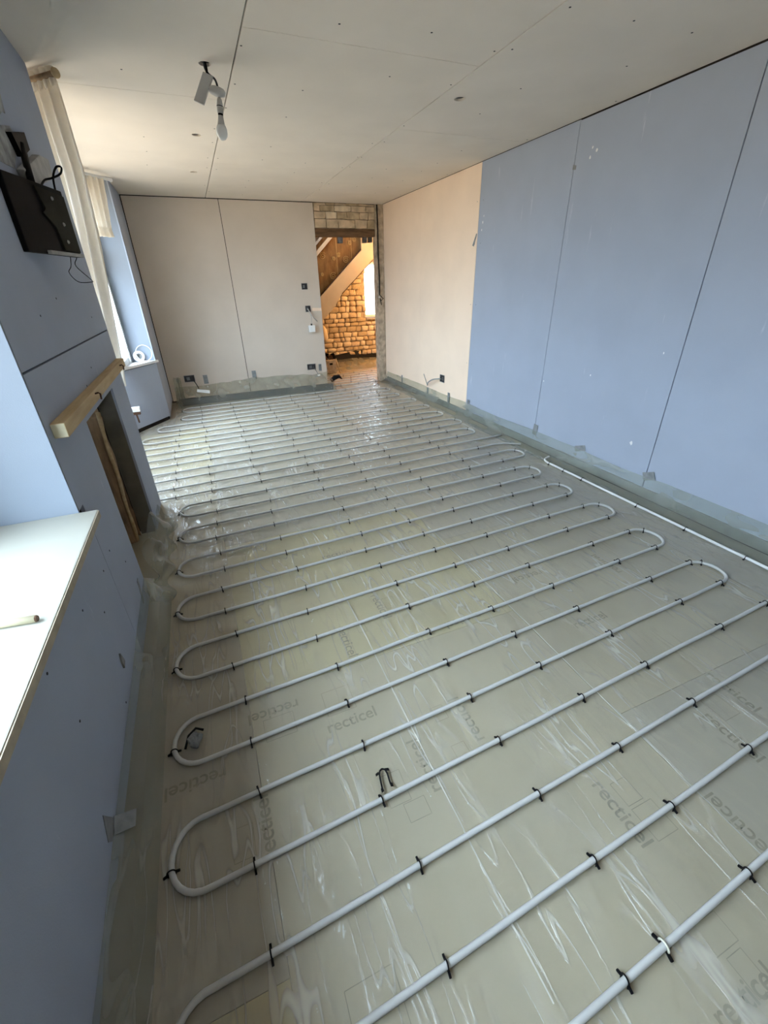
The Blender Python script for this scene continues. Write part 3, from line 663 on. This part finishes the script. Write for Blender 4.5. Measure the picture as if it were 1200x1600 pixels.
# foam edging at right; back strip is shade painted as a dark band
es = thing('edge_foam_and_shade', (2.77, 3.0, 0), 'grey foam edging strip along the base of the right wall behind the plastic', 'foam strip')
part('strip', B(2.772, FRONT, .004, 2.788, 6.65, .07), 'foam_strip', es)
es = thing('edge_foam_and_shade', (.7, 6.5, 0), 'dark strip painted as shade along the base of the back wall behind the plastic', 'foam strip')
part('strip', B(-.40, 6.43, .004, 1.785, 6.47, .095), 'base_shade', es)

# ------------------------------------------------------------------ heating pipes
PZ, PR = 0.0175, 0.0080
SL = 0.044
def runy(a, x): return a+SL*(x-.25)
def make_circuit(runs, lefts, rights, start, end, first_dir):
    """runs: y at x = .25, near to far; snake along them. lefts/rights: x of the loop extremes"""
    pts = []; loopclips = []; d = first_dir
    pts += start
    for i, a in enumerate(runs):
        xl = lefts[i] + .10; xr = rights[i] - .10
        x_from, x_to = (xl, xr) if d > 0 else (xr, xl)
        n = 12
        for k in range(n+1):
            x = x_from+(x_to-x_from)*k/n
            wob = .0045*fbm(x*2.3, a*3.1, 1.1) if 0 < k < n else 0
            pts.append(Vector((x, runy(a, x)+wob, PZ)))
        if i < len(runs)-1:
            b = runs[i+1]; x = x_to; ya, yb = runy(a, x), runy(b, x); r = (yb-ya)/2; cy = (ya+yb)/2
            ext = .10
            for k in range(1, 14):
                t = -PI/2+PI*k/14
                bul = 1+.10*math.cos(t)
                pts.append(Vector((x+d*ext*math.cos(t), cy+r*math.sin(t)*bul, PZ)))
            loopclips.append((x+d*ext, cy, 'L' if d < 0 else 'R'))
        d = -d
    pts += end
    return pts, loopclips
c1runs = [-.29, -.09, .10, .295, .49, .687, .877, 1.06, 1.245, 1.44, 1.63, 1.815, 2.0, 2.19, 2.375, 2.57, 2.765, 2.95, 3.14]
lf = [-.36]*19; rg = [2.40]*5+[2.40, 2.36, 2.36, 2.374, 2.374, 2.405, 2.405, 2.39, 2.39, 2.418, 2.418, 2.57, 2.57, 2.55]
# left turns: (0,1)? the near runs pair so that (5,6),(7,8).. turn at the left wall
p1, lc1 = make_circuit(c1runs, lf, rg, [Vector((2.3, -.29+SL*2.05, PZ))][:0], [Vector((2.50, 3.232, PZ)), Vector((2.57, 3.22, PZ)), Vector((2.63, 3.18, PZ)), Vector((2.69, 3.12, PZ+.004))], 1)
c2runs = [3.335, 3.515, 3.71, 3.885, 4.08, 4.265, 4.46, 4.65, 4.83, 5.03, 5.215, 5.43, 5.61, 5.80, 5.995, 6.22]
lf2 = [-.76]*8+[-.75, -.75, -.62, -.62, -.37, -.37, -.36, -.36]
rg2 = [2.56, 2.53, 2.53, 2.595, 2.595, 2.57, 2.57, 2.58, 2.58, 2.585, 2.585, 2.51, 2.51, 2.53, 2.53, 2.40]
p2, lc2 = make_circuit(c2runs, lf2, rg2, [Vector((2.70, 3.44, PZ+.004)), Vector((2.60, 3.438, PZ))], [Vector((2.42, 6.34, PZ)), Vector((2.52, 6.40, PZ)), Vector((2.54, 6.52, PZ))], -1)
def pipe(name, pts, label, m, r=PR):
    o = part(name, MB().tube(pts, r, 10), m, None, True); origin_to(o, pts[0]); return tag(o, label, 'pipe')
pipe('heating_pipe', p1, 'long grey heating pipe snaking to and fro over the near half of the floor', 'pipe_grey')
pipe('heating_pipe', p2, 'long grey heating pipe snaking to and fro over the far half of the floor', 'pipe_grey')
wp = bez([(2.60, -.9, PZ), (2.60, 0, PZ), (2.602, 1.0, PZ), (2.60, 1.9, PZ), (2.602, 2.55, PZ), (2.605, 2.66, PZ), (2.635, 2.72, PZ), (2.70, 2.74, PZ+.006)], 6)
pipe('heating_pipe', wp, 'white pipe running straight along the foot of the right wall', 'pipe_white')

# staples
def staple_mesh(name, m, arch='black_plastic'):
    mb = MB(); R = .0098
    pts = [(0, -R, -.014)]+[(0, -R*math.cos(t), .004+(R+.001)*math.sin(t)) for t in [PI*k/8 for k in range(9)]]+[(0, R, -.014)]
    mb.tube(pts, .0020, 5)
    for s in (-1, 1):
        mb.obox((0, s*.0145, -.0040), (1, 0, 0), (0, 1, -.45*s), (0, .45*s, 1), .0028, .0072, .0024)
    return mb.mesh(name, m, False)
SM = staple_mesh('pipe_staple', 'black_plastic')
def in_view(p):
    d_ = Vector(p)-Vector((0, 0, CAM_H)); z_ = d_.dot(fw)
    return z_ > 0 and abs(d_.dot(rt)/z_)*660.22 < 606 and abs(d_.dot(up)/z_)*660.22 < 806
NST = [0]
def staple(x, y, ang, label, group, me=SM, z=PZ):
    if not in_view((x, y, z)): return None
    o = link('pipe_staple', me); o.location = (x, y, z); o.rotation_euler = (random.uniform(-.12, .12), 0, ang+random.uniform(-.15, .15))
    NST[0] += 1
    return tag(o, label, 'staple', group)
def nearest_on(pts, x, y): 
    return min(pts, key=lambda p: (p.x-x)**2+(p.y-y)**2)
CX = [-.13, .25, .70, 1.06, 1.44, 1.95, 2.265]
def ORD(n):
    w_ = ['first', 'second', 'third', 'fourth', 'fifth', 'sixth', 'seventh', 'eighth', 'ninth', 'tenth']
    return w_[n-1] if n <= 10 else '%d%s' % (n, {1: 'st', 2: 'nd', 3: 'rd'}.get(n % 10, 'th') if n not in (11, 12, 13) else 'th')
nrun = 1
for runs_, pts, lim, key in ((c1runs, p1, lf, 'near'), (c2runs, p2, lf2, 'far')):
    for i, a in enumerate(runs_):
        cx = list(CX); seen = 0
        if key == 'far' and i < 11: cx = [-.41]+cx
        if key == 'far' and i >= 13: cx = [c_ for c_ in cx if not (c_ > 2.3)]
        for x in cx:
            x += random.uniform(-.025, .025)
            if a == 3.335 and x > 2.2: continue
            y = runy(a, x)+.0045*fbm(x*2.3, a*3.1, 1.1)
            if x < -.46: continue
            if abs(x-.70) < .05 and abs(a-.10) < .01:
                x = .605; y = runy(a, x)
            if staple(x, y, SL, 'black staple, %s pipe run up from the bottom right corner, %s from left' % (ORD(nrun), ORD(seen+1)), 'staples on the straight pipe runs'):
                seen += 1
        if seen: nrun += 1
nb = {'L': 0, 'R': 0}
for k, (x, y, side) in enumerate(lc1+lc2):
    if side == 'L' and x < -.45: continue
    if side == 'L':
        if staple(x, y-.02, PI/2+.2, 'black staple on the %s pipe bend from the front along the left wall' % ORD(nb['L']+1), 'staples on left bends'): nb['L'] += 1
    else:
        if staple(x-.022, y+.068, PI/2+.8, 'black staple on the %s pipe bend from the front along the right wall' % ORD(nb['R']+1), 'staples on right bends'): nb['R'] += 1
k = 0
for y in (1.05, 1.4, 1.75, 2.25, 2.45, 2.62):
    if staple(2.60, y, PI/2, 'black staple on the white pipe along the right wall, %s from the front' % ORD(k+1), 'staples on the white pipe'): k += 1
staple(2.62, 3.19, 1.0, 'black staple where the grey pipe end turns towards the right wall', None)
# the one whose arch is cream
cs = thing('pipe_staple', (0.735, 0.125, PZ), 'black staple with a cream top on the nearest full pipe run', 'staple')
mb = MB()
yy0 = runy(.10, .735)
for s in (-1, 1): mb.obox((.735, yy0+s*.0175, PZ-.005), (1, 0, 0), (0, 1, -.5*s), (0, .5*s, 1), .0034, .0095, .003)
part('legs', mb, 'black_plastic', cs)
part('cream_arch', MB().tube([(.735, yy0-.0128*math.cos(t), PZ+.003+.014*math.sin(t)) for t in [PI*k/8 for k in range(9)]], .0028, 6), 'cream_plastic', cs, True)
# loose staple lying flat
ls = part('pipe_staple', MB().tube([(.255, .715, .014), (.258, .735, .014), (.263, .762, .014), (.268, .772, .014), (.277, .776, .014), (.286, .770, .014), (.288, .755, .014), (.286, .735, .014), (.285, .722, .014)], .003, 6)
          .obox((.257, .766, .014), (1, .3, 0), (0, 1, 0), (0, 0, 1), .006, .003, .003).obox((.292, .768, .014), (1, -.3, 0), (0, 1, 0), (0, 0, 1), .006, .003, .003)
          .obox((.254, .714, .014), (1, .3, 0), (0, 1, 0), (0, 0, 1), .004, .005, .003).obox((.287, .718, .014), (1, -.3, 0), (0, 1, 0), (0, 0, 1), .004, .005, .003), 'black_plastic')
tag(ls, 'loose black U-shaped staple lying flat on the sheet between two pipe runs', 'staple'); origin_to(ls, (.27, .745, .011))
# crumpled scrap of tape by the second left bend
mb = MB().grid(lambda u, v: (-.292+(.024+.006*math.sin(u*19))*math.sin(v*PI)*math.cos(u*2*PI), 1.122+(.032+.006*math.cos(u*23))*math.sin(v*PI)*math.sin(u*2*PI), .026+.017*math.cos(v*PI)*(-1)+.005*fbm(u*9, v*7)), 18, 10)
sc_ = thing('tape_scrap', (-.29, 1.12, .008), 'crumpled grey tape scrap with a black clip inside a pipe bend by the left wall', 'scrap')
part('crumple', mb, 'duct_tape', sc_)
part('clip', MB().tube([(-.325, 1.105, .018), (-.31, 1.14, .036), (-.285, 1.156, .042), (-.262, 1.15, .028)], .0042, 6), 'black_plastic', sc_, True)

# ------------------------------------------------------------------ tape tabs
def tab(label, pts, d, group=None, fold=None):
    o = part('tape_tab', MB().prism(pts, d), 'duct_tape'); 
    return tag(origin_to(o, pts[0]), label, 'tape', group)
# right wall (y, z centre, half-width, half-height)
for y, zc, hw, hh, tilt, lab in [(6.08, .115, .022, .065, 0, 'grey tape tab on the right wall nearest the doorway jamb'),
                           (5.235, .09, .026, .065, 0, 'grey tape tab below the loose wires on the cream right wall'),
                           (4.67, .13, .026, .065, 0, 'grey tape tab on the cream right wall between loose wires and blue board'),
                           (4.22, .135, .026, .068, 0, 'grey tape tab at the joint of cream and blue board'),
                           (3.06, .17, .028, .05, .1, 'grey tape tab at the foot of the second blue board joint'),
                           (2.50, .165, .055, .024, -.35, 'grey tape tab lying sideways on the right wall plastic edge'),
                           (1.855, .165, .045, .03, -.4, 'grey tape tab at the foot of the nearest blue board joint')]:
    c_, s_ = math.cos(tilt), math.sin(tilt)
    tab(lab, [(RX-.009 if zc-hh < .12 else RX-.007, y+a*hw*c_-b*hh*s_, zc+a*hw*s_+b*hh*c_) for a, b in ((-1, -1), (1, -1), (1, 1), (-1, 1))], (.0012, 0, 0))
tab('small tape tab high on the joint of cream and blue board', [(RX-.0015, 4.33, 1.73), (RX-.0015, 4.36, 1.74), (RX-.0015, 4.30, 1.84), (RX-.0015, 4.285, 1.83)], (.001, 0, 0))
tab('dark tape scrap high on the second blue board joint', [(RX-.0015, 3.05, 2.115), (RX-.0015, 3.085, 2.12), (RX-.0015, 3.085, 2.15), (RX-.0015, 3.05, 2.14)], (.001, 0, 0))
# back wall
for x, zc, hw, hh, lab in [(-.005, .27, .03, .06, 'grey tape tab beside the left double socket box on back wall'), (.675, .27, .03, .06, 'grey tape tab near the foot of the back wall joint'), (1.685, .29, .022, .05, 'grey tape tab at the doorway edge of the back wall')]:
    tab(lab, [(x-hw, BY-.007, zc-hh), (x+hw, BY-.007, zc-hh), (x+hw, BY-.007, zc+hh), (x-hw, BY-.007, zc+hh)], (0, .0012, 0))
# left wall
tab('long dark tape tab on the left wall by the fireplace corner', [(LX+.0008, 1.955, .20), (LX+.0008, 1.985, .20), (LX+.0008, 1.955, .085), (LX+.0008, 1.925, .085)], (.0012, 0, 0))
lt = thing('tape_tab', (LX, .87, .07), 'folded grey tape tab holding the plastic to the near left wall', 'tape')
part('wall_side', MB().prism([(LX+.001, .875, .168), (LX+.001, .905, .10), (LX+.001, .862, .060), (LX+.001, .836, .105)], (.0012, 0, 0)), 'duct_tape', lt)
part('plastic_side', MB().prism([(-.4955, .866, .078), (-.4955, .908, .098), (-.452, .935, .056), (-.452, .888, .050)], (.0008, 0, .0012)), 'duct_tape', lt)
# bright folded scrap on the back plastic
o = part('plastic_scrap', MB().prism([(-.15, 6.44, .17), (.01, 6.43, .135), (.015, 6.44, .165), (-.14, 6.45, .195)], (0, .012, .008)), 'white_plastic'); tag(origin_to(o, (-.07, 6.44, .13)), 'white folded scrap on the plastic at the foot of the back wall', 'scrap')

# ------------------------------------------------------------------ socket boxes and wires
def socket(loc, wx, wz, wall, label, wires=()):
    t = thing('socket_box', loc, label, 'socket box')
    x, y, z_ = loc; d = .006
    def bx_(a0, a1, z0, z1, d0, d1, nm, m):
        if wall == 'back': part(nm, B(x+a0, y-d1, z_+z0, x+a1, y-d0, z_+z1), m, t)
        else: part(nm, B(x-d1, y+a0, z_+z0, x-d0, y+a1, z_+z1), m, t)
    bx_(-wx, wx, -wz, wz, 0.0002, .0015, 'back_plate', 'dark_box')
    mb = MB(); r = .006
    for a0, a1, z0, z1 in ((-wx, wx, wz-r, wz), (-wx, wx, -wz, -wz+r), (-wx, -wx+r, -wz, wz), (wx-r, wx, -wz, wz)):
        if wall == 'back': mb.box(x+a0, y-d, z_+z0, x+a1, y, z_+z1)
        else: mb.box(x-d, y+a0, z_+z0, x, y+a1, z_+z1)
    part('rim', mb, 'zinc', t)
    bx_(-wx*.55, wx*.1, -wz*.5, wz*.45, .0015, .004, 'knockout', 'zinc')
    for wpts, r_, m in wires: part('wire', MB().tube(bez(wpts, 5), r_, 6), m, t, True)
    return t
socket((1.565, BY-.0005, 1.41), .042, .040, 'back', 'empty grey socket box, upper one beside the doorway')
s2 = socket((1.585, BY-.0005, 1.12), .038, .042, 'back', 'socket box with dangling wires beside the doorway', [
    ([(1.58, BY-.01, 1.12), (1.60, BY-.06, 1.06), (1.66, BY-.05, .99), (1.70, BY-.03, .95)], .007, 'grey_plastic'),
    ([(1.59, BY-.01, 1.11), (1.61, BY-.05, 1.03), (1.605, BY-.06, .93), (1.60, BY-.05, .88)], .0035, 'grey_plastic')])
part('mortar_smear', MB().prism([(1.645, BY-.0005, 1.09), (1.785, BY-.0005, 1.085), (1.785, BY-.0005, 1.125), (1.65, BY-.0005, 1.13)], (0, -.002, 0)), 'cream_board', wb)
jb = thing('junction_box', (1.60, BY-.04, .80), 'small white junction box hanging on its wire beside the doorway', 'junction box')
part('box', B(1.555, BY-.075, .81, 1.65, BY-.03, .90), 'white_plastic', jb, False, .005)
part('gland', B(1.592, BY-.062, .90, 1.612, BY-.042, .925), 'black_plastic', jb)
s4 = socket((1.55, BY-.0005, .31), .066, .042, 'back', 'double socket box low on the back wall near the doorway', [([(1.58, BY-.01, .31), (1.61, BY-.04, .25), (1.635, BY-.06, .19)], .005, 'zinc')])
part('wire_cap', B(1.62, BY-.08, .165, 1.66, BY-.045, .195), 'white_plastic', s4, False, .006)
socket((-.215, BY-.0005, .30), .07, .045, 'back', 'double socket box low in the left corner of the back wall', [([(-.17, BY-.01, .28), (-.14, BY-.05, .22), (-.12, BY-.10, .17)], .006, 'dark_box')])
socket((RX-.0005, 4.86, .335), .055, .045, 'right', 'socket box with loose wires on the cream right wall', [
    ([(RX-.01, 4.88, .33), (RX-.07, 4.98, .31), (RX-.08, 5.10, .25), (RX-.05, 5.17, .20)], .008, 'grey_plastic'),
    ([(RX-.05, 5.17, .20), (RX-.05, 5.22, .26), (RX-.05, 5.28, .33)], .004, 'zinc')])

# ------------------------------------------------------------------ ceiling lamp on its cable
pt = thing('pendant_lamp', (.335, 3.01, 2.40), 'bare bulb with ceiling rose hanging from a hole in the ceiling', 'lamp')
part('cable', MB().tube(bez([(.309, 3.011, 2.43), (.306, 3.01, 2.385), (.322, 3.01, 2.362), (.345, 3.005, 2.345), (.353, 3.0, 2.312)], 6), .005, 6), 'dark_box', pt, True)
part('ceiling_rose', MB().lathe([(.012, .010), (.034, .008), (.041, 0), (.039, -.012), (.018, -.020), (.010, -.022)], (.347, 3.0, 2.302), (.18, 0, 1), 22), 'lamp_grey', pt, True)
hx = Vector((.352, 3.0, 2.278)); hax = Vector((-.10, 0, -1)).normalized()
part('lamp_holder', MB().lathe([(.006, 0), (.011, .008), (.0155, .030), (.0155, .062), (.013, .064)], hx, hax, 18), 'lamp_grey', pt, True)
part('holder_ring', MB().lathe([(.0162, .034), (.0162, .037)], hx, hax, 18), 'black_plastic', pt)
part('bulb_cap', MB().lathe([(.0125, .064), (.0125, .072)], hx, hax, 16), 'black_plastic', pt)
part('bulb_neck', MB().lathe([(.012, .072), (.0135, .082), (.0165, .100), (.0205, .112)], hx, hax, 22), 'lamp_grey', pt, True)
part('bulb', MB().lathe([(.0207, .112), (.0265, .124), (.0285, .138), (.0265, .153), (.019, .165), (.009, .171), (.002, .172)], hx, hax, 22), 'bulb_white', pt, True)
cb2 = thing('terminal_box', (.27, 3.02, 2.24), 'pale rectangular terminal box dangling beside the bare bulb', 'terminal box')
d1 = Vector((-.075, 0, -.125)).normalized()
part('box', MB().obox(Vector((.283, 3.005, 2.305)), (Vector((1, -.35, -.42))).normalized(), Vector((.3, 1, 0)), d1, .024, .008, .066), 'lamp_grey', cb2, False, .002)
part('lead', MB().tube([(.309, 3.011, 2.43), (.312, 3.008, 2.385), (.312, 3.006, 2.36)], .006, 6), 'black_plastic', cb2, True)

# ------------------------------------------------------------------ stair hall beyond the doorway
FYW = 8.30
ff = struct('floor_hall', B(.6, BY-.05, -.10, 4.6, FYW+.05, -.003), 'far_floor')
struct('wall_hall_left', B(.5, BY+.1, -.1, .6, FYW+.1, 2.8), 'concrete')
struct('wall_hall_right', B(4.5, BY-.1, -.1, 4.6, FYW+.1, 2.8), 'stone_cream')
struct('ceiling_hall', B(.5, BY+.1, 2.7, 4.6, FYW+.2, 2.8), 'string_paint')
struct('wall_hall_near', B(2.9, BY-.1, -.1, 4.6, BY+.1, 2.8), 'concrete')
wf = struct('wall_hall_far', MB().box(.5, FYW+.03, -.1, 3.05, FYW+.25, 2.8).box(3.80, FYW+.03, -.1, 4.6, FYW+.25, 2.8).box(3.05, FYW+.03, -.1, 3.80, FYW+.25, .85).box(3.05, FYW+.03, 1.78, 3.80, FYW+.25, 2.8), 'mortar')
random.seed(11)
protos = []
for k in range(6):
    bm = bmesh.new(); bmesh.ops.create_cube(bm, size=1.0)
    bmesh.ops.bevel(bm, geom=bm.edges[:], offset=.16, segments=1, affect='EDGES')
    for v in bm.verts: v.co += Vector((random.uniform(-.06, .06), random.uniform(-.1, .1), random.uniform(-.06, .06)))
    me = bpy.data.meshes.new('stone'); bm.to_mesh(me); bm.free(); me.materials.append(MATS[['stone_cream', 'stone_pale', 'stone_brown'][k % 3]])
    for p_ in me.polygons: p_.use_smooth = True
    protos.append(me)
z = .20
while z < 1.95:
    hz = random.uniform(.065, .105); x = 1.98+random.uniform(-.1, .05)
    while x < 3.42:
        wz = random.uniform(.07, .19)
        if not (x+wz > 3.06 and z+hz > .84 and z < 1.78):
            o = link('stone', random.choice(protos), wf); o.location = (x+wz/2, FYW+.02, z+hz/2); o.scale = (wz-.008, random.uniform(.05, .09), hz-.008); o.rotation_euler = (0, random.uniform(-.05, .05), 0)
        x += wz
    z += hz
part('black_membrane', MB().grid(lambda u, v: (1.9+u*1.6, FYW-.01-.02*math.sin(u*5), .10+v*(.13+.05*u-.02*math.sin(u*8))), 20, 2), 'black_membrane', wf)
hs = thing('polythene_sheet', (2.8, 8.1, 0), 'brownish polythene turned up the foot of the rubble wall beyond the doorway', 'plastic sheet')
part('skirt', sweep([(7.9, .004), (7.98, .02), (8.08, .08), (8.24, .14)], 1.9, 3.6, 60, 'x', .03, 61.0), 'polythene_skirt', hs, True)
part('hall_sheet', MB().grid(lambda u, v: (1.82+u*.84+(max(0, v-.34)*u*1.6), 6.345+v*1.55, .003+.010*max(0, 1-abs(fbm(u*6+v*3, v*8, 3.1))-.85)*4), 50, 50), 'polythene', hs, True)
win3 = struct('window_3', MB().box(3.05, FYW+.16, .85, 3.10, FYW+.22, 1.78).box(3.75, FYW+.16, .85, 3.80, FYW+.22, 1.78).box(3.05, FYW+.16, 1.73, 3.80, FYW+.22, 1.78).box(3.05, FYW+.16, .85, 3.80, FYW+.22, .90), 'white_frame')
part('pane', B(3.10, FYW+.18, .90, 3.75, FYW+.186, 1.73), 'window_glass', win3)
part('window_sill', B(3.05, FYW-.02, .82, 3.80, FYW+.16, .85), 'stone_grey', win3)
# plaster lump at the left of the rubble
part('plaster_patch', MB().lathe([(.02, 0), (.07, .03), (.075, .12), (.06, .2), (.02, .26)], (2.19, FYW-.03, .50), (0, 0, 1), 12), 'string_paint', wf, True)

stair = thing('staircase', (2.4, 7.6, 0), 'cream painted staircase side rising to the right beyond the doorway', 'staircase')
SY = 7.60
part('stringer', MB().prism([(x, SY, z_) for x, z_ in ((1.5, .80), (2.0, 1.24), (2.76, 1.905), (2.775, 2.69), (3.4, 2.69), (3.4, 2.15), (2.958, 1.778), (2.39, 1.295), (2.24, 1.09), (2.03, .91), (1.5, .45))], (0, .035, 0)), 'string_paint', stair)
part('dark_edge', MB().prism([(x, SY-.004, z_) for x, z_ in ((2.39, 1.292), (2.958, 1.775), (2.958, 1.765), (2.39, 1.282))], (0, .04, 0)), 'old_beam', stair)  # thin dark strip along the stringer's lower edge
part('papered_panel', MB().prism([(x, SY+.05, z_) for x, z_ in ((1.3, .6), (2.9, 2.0), (2.9, 2.69), (1.3, 2.69))], (0, .02, 0)), 'wallpaper', stair)
part('string_capping', MB().prism([(x, SY+.03, z_) for x, z_ in ((1.5, .80), (2.0, 1.24), (2.76, 1.905), (2.76, 1.93), (2.0, 1.262), (1.5, .822))], (0, .025, 0)), 'old_beam', stair)
for dx, dz, hh_, m in ((0, 0, .032, 'string_paint'), (-.02, .115, .020, 'dirty_cream')):
    part('rail_board', MB().prism([(1.7+dx, SY-.03, 1.56+dz-hh_+.02), (2.7+dx, SY-.03, 2.47+dz-hh_+.02), (2.7+dx, SY-.03, 2.47+dz+hh_+.02), (1.7+dx, SY-.03, 1.56+dz+hh_+.02)], (0, .05, 0)), m, stair)
part('dark_soffit', MB().prism([(1.5, SY+.0, 1.50), (2.6, SY+.0, 2.50), (2.6, SY+.0, 2.69), (1.5, SY+.0, 2.69)], (0, .03, 0)), 'old_beam', stair)
for px, pz, r_, sgn in ((2.115, 1.83, .052, 1), (2.295, 1.79, .03, -1), (2.38, 1.84, .034, 1), (2.50, 1.775, .052, 1), (2.265, 1.545, .056, 1), (2.575, 2.005, .036, -1), (2.66, 2.055, .04, 1), (2.085, 1.57, .026, -1)):
    sp = [(px+sgn*r_*(1-k/34)*math.cos(k*.42+.6), SY+.047, pz+r_*(1-k/34)*math.sin(k*.42+.6)) for k in range(30)]
    part('scroll', MB().tube(sp, .0055, 5), 'gold_print', stair, True)
for px in (2.345, 2.60): part('paper_seam', B(px, SY+.0475, 1.3, px+.007, SY+.0505, 2.6), 'gold_print', stair)

tb = thing('tool_case', (2.1, 7.72, 0), 'cream tool case with dark tools on top standing beyond the doorway', 'tool case')
part('body', B(1.86, 7.62, .02, 2.20, 7.80, .25), 'dirty_cream', tb, False, .01)
part('label_plate', B(2.08, 7.612, .17, 2.13, 7.621, .20), 'black_plastic', tb)
for k in range(7):
    x = 1.9+k*.045; part('tool', MB().obox((x, 7.71+.03*math.sin(k*2), .29+.02*math.cos(k*3)), (1, .3*math.sin(k), .4*math.cos(k)), (0, 1, 0), (-.3, 0, 1), .035, .02, .05), 'rust' if k % 2 else 'black_plastic', tb, False, .006)
part('leg', MB().tube([(2.21, 7.66, .26), (2.27, 7.63, .005)], .010, 6), 'dirty_cream', tb, True)

# pipes and staples in the doorway and hall
hp = []
hy = [6.62, 6.80, 6.98, 7.17, 7.36, 7.54]
for i, a in enumerate(hy):
    xa, xb = (1.86, 2.60) if a < 6.9 else (1.3, 3.6 if a < 7.5 else 3.5)
    hp.append((a, xa, xb))
HP = []
d = 1
for i, (a, xa, xb) in enumerate(hp):
    x0, x1 = (xa, xb) if d > 0 else (xb, xa)
    for k in range(7):
        x = x0+(x1-x0)*k/6; HP.append(Vector((x, a+SL*(x-2.2), PZ)))
    d = -d
pipe('heating_pipe', HP, 'grey heating pipe laid across the hall floor beyond the doorway', 'pipe_grey')
for i, (a, xa, xb) in enumerate(hp):
    seen = 0
    for x in (1.95, 2.25, 2.55, 2.9):
        if xa < x < xb and .27*a < x < .394*a:
            seen += 1
            staple(x+.06*math.sin(a*9), a+SL*(x-2.2), SL, 'tiny black staple beyond the doorway, %s hall pipe run, %s from left' % (ORD(i+1), ORD(seen)), 'staples on the hall pipe')
# black offcut at the doorway's left foot
o = part('cable_offcut', MB().tube([(1.80, 6.60, .10), (1.86, 6.58, .15), (1.93, 6.57, .16), (1.97, 6.56, .12)], [.03, .035, .025, .006], 7), 'black_plastic', None, True)
tag(origin_to(o, (1.80, 6.60, .1)), 'black rag end sticking out at the left foot of the doorway', 'rag')

# warm lamp of the hall, out of sight above the lintel
hl = thing('hall_lamp', (4.05, 7.2, 2.69), 'bare warm bulb hanging from the hall ceiling beyond the doorway', 'lamp')
part('flex', MB().tube([(4.05, 7.2, 2.69), (4.05, 7.2, 1.98)], .004, 6), 'white_plastic', hl)
part('lamp_holder', MB().lathe([(.012, .05), (.016, 0), (.014, -.03)], (4.05, 7.2, 1.98), (0, 0, 1), 12), 'white_plastic', hl)
ld = bpy.data.lights.new('hall_bulb', 'POINT'); ld.energy = 85; ld.color = (1.0, .60, .26); ld.shadow_soft_size = .04
lo = bpy.data.objects.new('hall_bulb', ld); COL.objects.link(lo); lo.location = (4.05, 7.2, 1.9)
